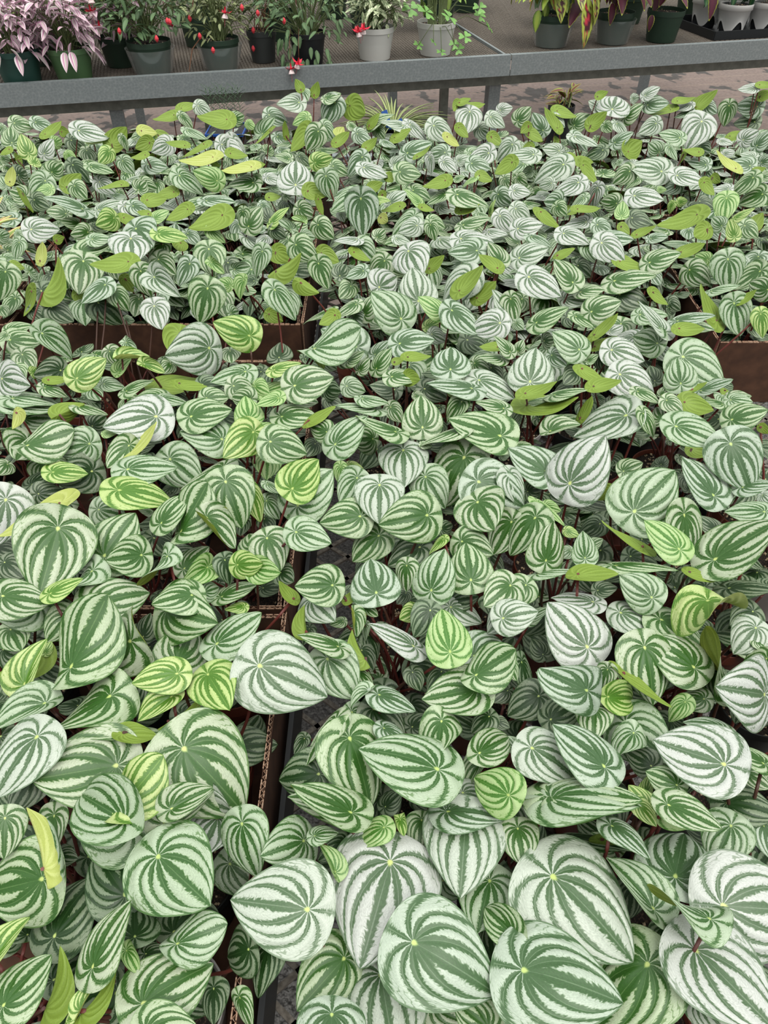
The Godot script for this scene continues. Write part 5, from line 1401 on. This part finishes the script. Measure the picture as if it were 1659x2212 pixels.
	[593,-2213,1,5,[535,979,-2231,73,9,2,98,75,0,1,608,956,-2188,-98,23,-30,67,56,2,0,661,924,-2180,-164,-12,-49,28,23,1,3],5,2],
	[-49,-2340,1,5,[-131,953,-2323,169,-7,-149,61,44,4,3,-78,958,-2328,81,31,39,62,52,0,1],0,1],
	[78,-2337,2,5,[57,965,-2383,-95,-14,-6,94,79,0,1,32,943,-2335,97,-27,-163,70,50,4,3],1,1],
	[205,-2342,1,5,[212,983,-2292,70,42,-152,52,38,4,1],2,1],
	[339,-2341,1,5,[],3,1],
	[468,-2332,1,5,[415,984,-2311,-74,42,119,40,29,4,3,421,960,-2322,73,23,-157,63,46,4,1,510,958,-2376,-116,-42,174,91,66,4,0,506,928,-2354,148,7,-116,41,30,4,0,427,932,-2294,-89,33,135,44,32,4,0],4,1],
	[585,-2337,1,5,[613,965,-2379,88,-39,-140,72,52,4,0,641,978,-2335,47,26,63,40,34,1,3,544,965,-2279,66,32,23,76,64,0,0],5,1],
	[-47,-2453,1,5,[-102,988,-2498,43,9,-119,106,76,4,3,-103,952,-2432,84,26,26,44,37,1,2,-46,941,-2477,100,-32,2,107,90,1,2,-43,944,-2458,107,-46,-166,59,43,4,3,-21,931,-2466,50,37,51,49,41,1,0],0,0],
	[77,-2462,2,5,[78,962,-2406,77,32,8,94,79,0,0,132,957,-2406,70,46,50,45,31,3,1],1,0],
	[202,-2454,0,5,[149,960,-2402,78,27,33,100,84,0,0,258,987,-2446,-15,34,-11,101,85,0,0,224,1003,-2472,-45,46,138,42,30,4,2,228,1004,-2467,89,-19,-158,46,33,4,3,253,985,-2498,84,-1,-172,74,53,4,3],2,0],
	[331,-2458,1,5,[319,979,-2419,75,25,32,71,60,0,0,356,976,-2496,86,-18,55,52,43,0,2,291,939,-2444,76,24,49,66,56,0,0],3,0],
	[458,-2459,1,5,[403,966,-2428,96,-47,56,67,56,1,1,485,935,-2439,-118,-47,-41,81,68,0,1,516,962,-2469,71,25,35,62,52,0,1],4,0],
	[596,-2463,0,5,[530,971,-2500,73,17,-165,85,61,4,0,587,937,-2483,90,-41,52,71,59,1,2,652,989,-2470,-112,-29,-37,53,45,0,0,640,1021,-2465,81,-23,-138,41,30,4,0],5,0],
	[757,-1407,0,6,[674,996,-1396,23,58,21,85,71,1,0,753,964,-1412,-93,45,-16,79,66,1,3,728,972,-1314,-149,4,-66,61,51,1,1],0,4],
	[884,-1405,3,6,[],1,4],
	[752,-1533,3,6,[697,977,-1586,-55,12,136,60,43,4,3,760,964,-1581,-142,-51,-34,50,35,3,3],0,3],
	[875,-1533,0,6,[],1,3],
	[758,-1652,0,6,[689,988,-1631,-99,31,173,111,80,4,2,799,962,-1688,82,-41,2,58,41,3,0,765,952,-1667,-146,-18,-60,45,38,1,3,810,959,-1652,54,25,42,54,46,1,0],0,2],
	[884,-1658,0,6,[850,940,-1692,134,-38,-159,48,35,4,1],1,2],
	[750,-1784,0,6,[790,988,-1741,-13,35,13,82,57,3,3,773,959,-1723,54,29,26,29,20,3,2],0,1],
	[874,-1775,0,6,[],1,1],
	[1002,-1774,3,6,[],2,1],
	[751,-1898,3,6,[709,971,-1971,-111,-7,-29,112,94,0,3,732,977,-1924,66,8,15,92,77,0,3,771,985,-1846,49,44,-158,53,38,4,2,742,953,-1924,-103,21,-30,60,50,0,2,684,953,-1890,72,-6,60,24,17,3,1,709,935,-1848,-41,70,8,33,23,3,2,737,928,-1876,108,-1,66,36,25,3,0,756,924,-1850,67,0,32,57,47,2,0,789,929,-1881,62,14,39,53,44,2,0],0,0],
	[884,-1899,3,6,[896,972,-1978,-120,-20,178,89,64,4,2,903,986,-1882,-98,44,-16,82,69,1,0,928,955,-1857,-106,28,-35,77,65,1,3,853,957,-1885,-110,12,-16,52,44,0,3,937,977,-1952,68,-14,-152,33,24,4,2],1,0],
	[1007,-1898,0,6,[],2,0],
	[756,-2076,0,7,[815,963,-2129,-47,72,-147,36,26,4,3],0,3],
	[882,-2073,0,7,[845,972,-2110,-111,2,163,57,41,4,3,867,947,-2094,-112,-1,-24,66,56,0,3,876,928,-2101,9,10,50,38,32,0,3,882,925,-2060,27,11,-119,37,27,4,1],1,3],
	[1002,-2080,3,7,[984,947,-2087,-117,-6,-32,72,60,0,3,1010,952,-2139,-116,-3,-25,50,42,0,3,1023,947,-2111,73,-30,66,43,36,0,3,981,947,-1997,68,-14,37,38,32,1,3],2,3],
	[1136,-2079,3,7,[],3,3],
	[751,-2202,3,7,[777,940,-2219,-123,-27,-70,56,47,1,1,796,959,-2202,53,45,6,57,47,1,1],0,2],
	[885,-2208,0,7,[837,970,-2250,-113,-11,-23,81,68,1,0],1,2],
	[1007,-2207,0,7,[1049,955,-2227,88,-56,15,74,63,0,1,946,947,-2182,72,-20,46,37,31,0,0],2,2],
	[1132,-2206,0,7,[],3,2],
	[749,-2330,0,7,[674,937,-2317,86,-38,19,75,63,0,0,789,983,-2337,-98,35,-44,72,60,0,1,707,920,-2285,135,-10,-134,88,63,4,0],0,1],
	[879,-2338,3,7,[908,998,-2305,-39,40,-21,115,100,0,3,924,929,-2307,28,4,67,58,48,0,1],1,1],
	[1010,-2329,0,7,[1050,942,-2322,93,-32,62,64,53,0,1,1021,943,-2350,72,-20,-160,59,42,4,3,965,953,-2275,67,-1,14,47,39,0,3],2,1],
	[1130,-2339,0,7,[1092,918,-2311,78,-41,38,41,34,0,3],3,1],
	[1253,-2340,0,7,[],4,1],
	[751,-2470,0,7,[687,991,-2453,159,-24,8,115,106,0,2,737,962,-2476,87,-45,29,80,67,1,0,787,1019,-2488,82,-37,27,61,52,0,1,802,992,-2492,74,-8,32,84,70,0,3,754,1008,-2494,109,-3,72,36,30,0,3,699,961,-2417,64,31,12,73,61,0,2],0,0],
	[876,-2468,0,7,[873,978,-2481,-105,16,174,101,73,4,0,929,977,-2467,-104,23,-14,62,52,0,3,930,993,-2492,-106,16,-11,71,60,0,1,895,997,-2504,71,-5,-169,69,50,4,2],1,0],
	[1006,-2460,1,7,[953,985,-2488,80,-40,-159,91,66,4,0,978,991,-2488,62,25,56,57,48,0,1,1051,991,-2489,0,75,-7,77,64,1,0],2,0],
	[1134,-2466,3,7,[1135,990,-2482,-114,2,-56,84,71,0,1,1108,1039,-2480,-112,9,-22,63,53,0,3,1121,1047,-2483,65,0,-161,53,38,4,3,1134,1017,-2484,70,-22,-138,51,37,4,3,1137,950,-2473,-114,3,-43,80,67,2,2],3,0],
	[1256,-2465,0,7,[],4,0],
]
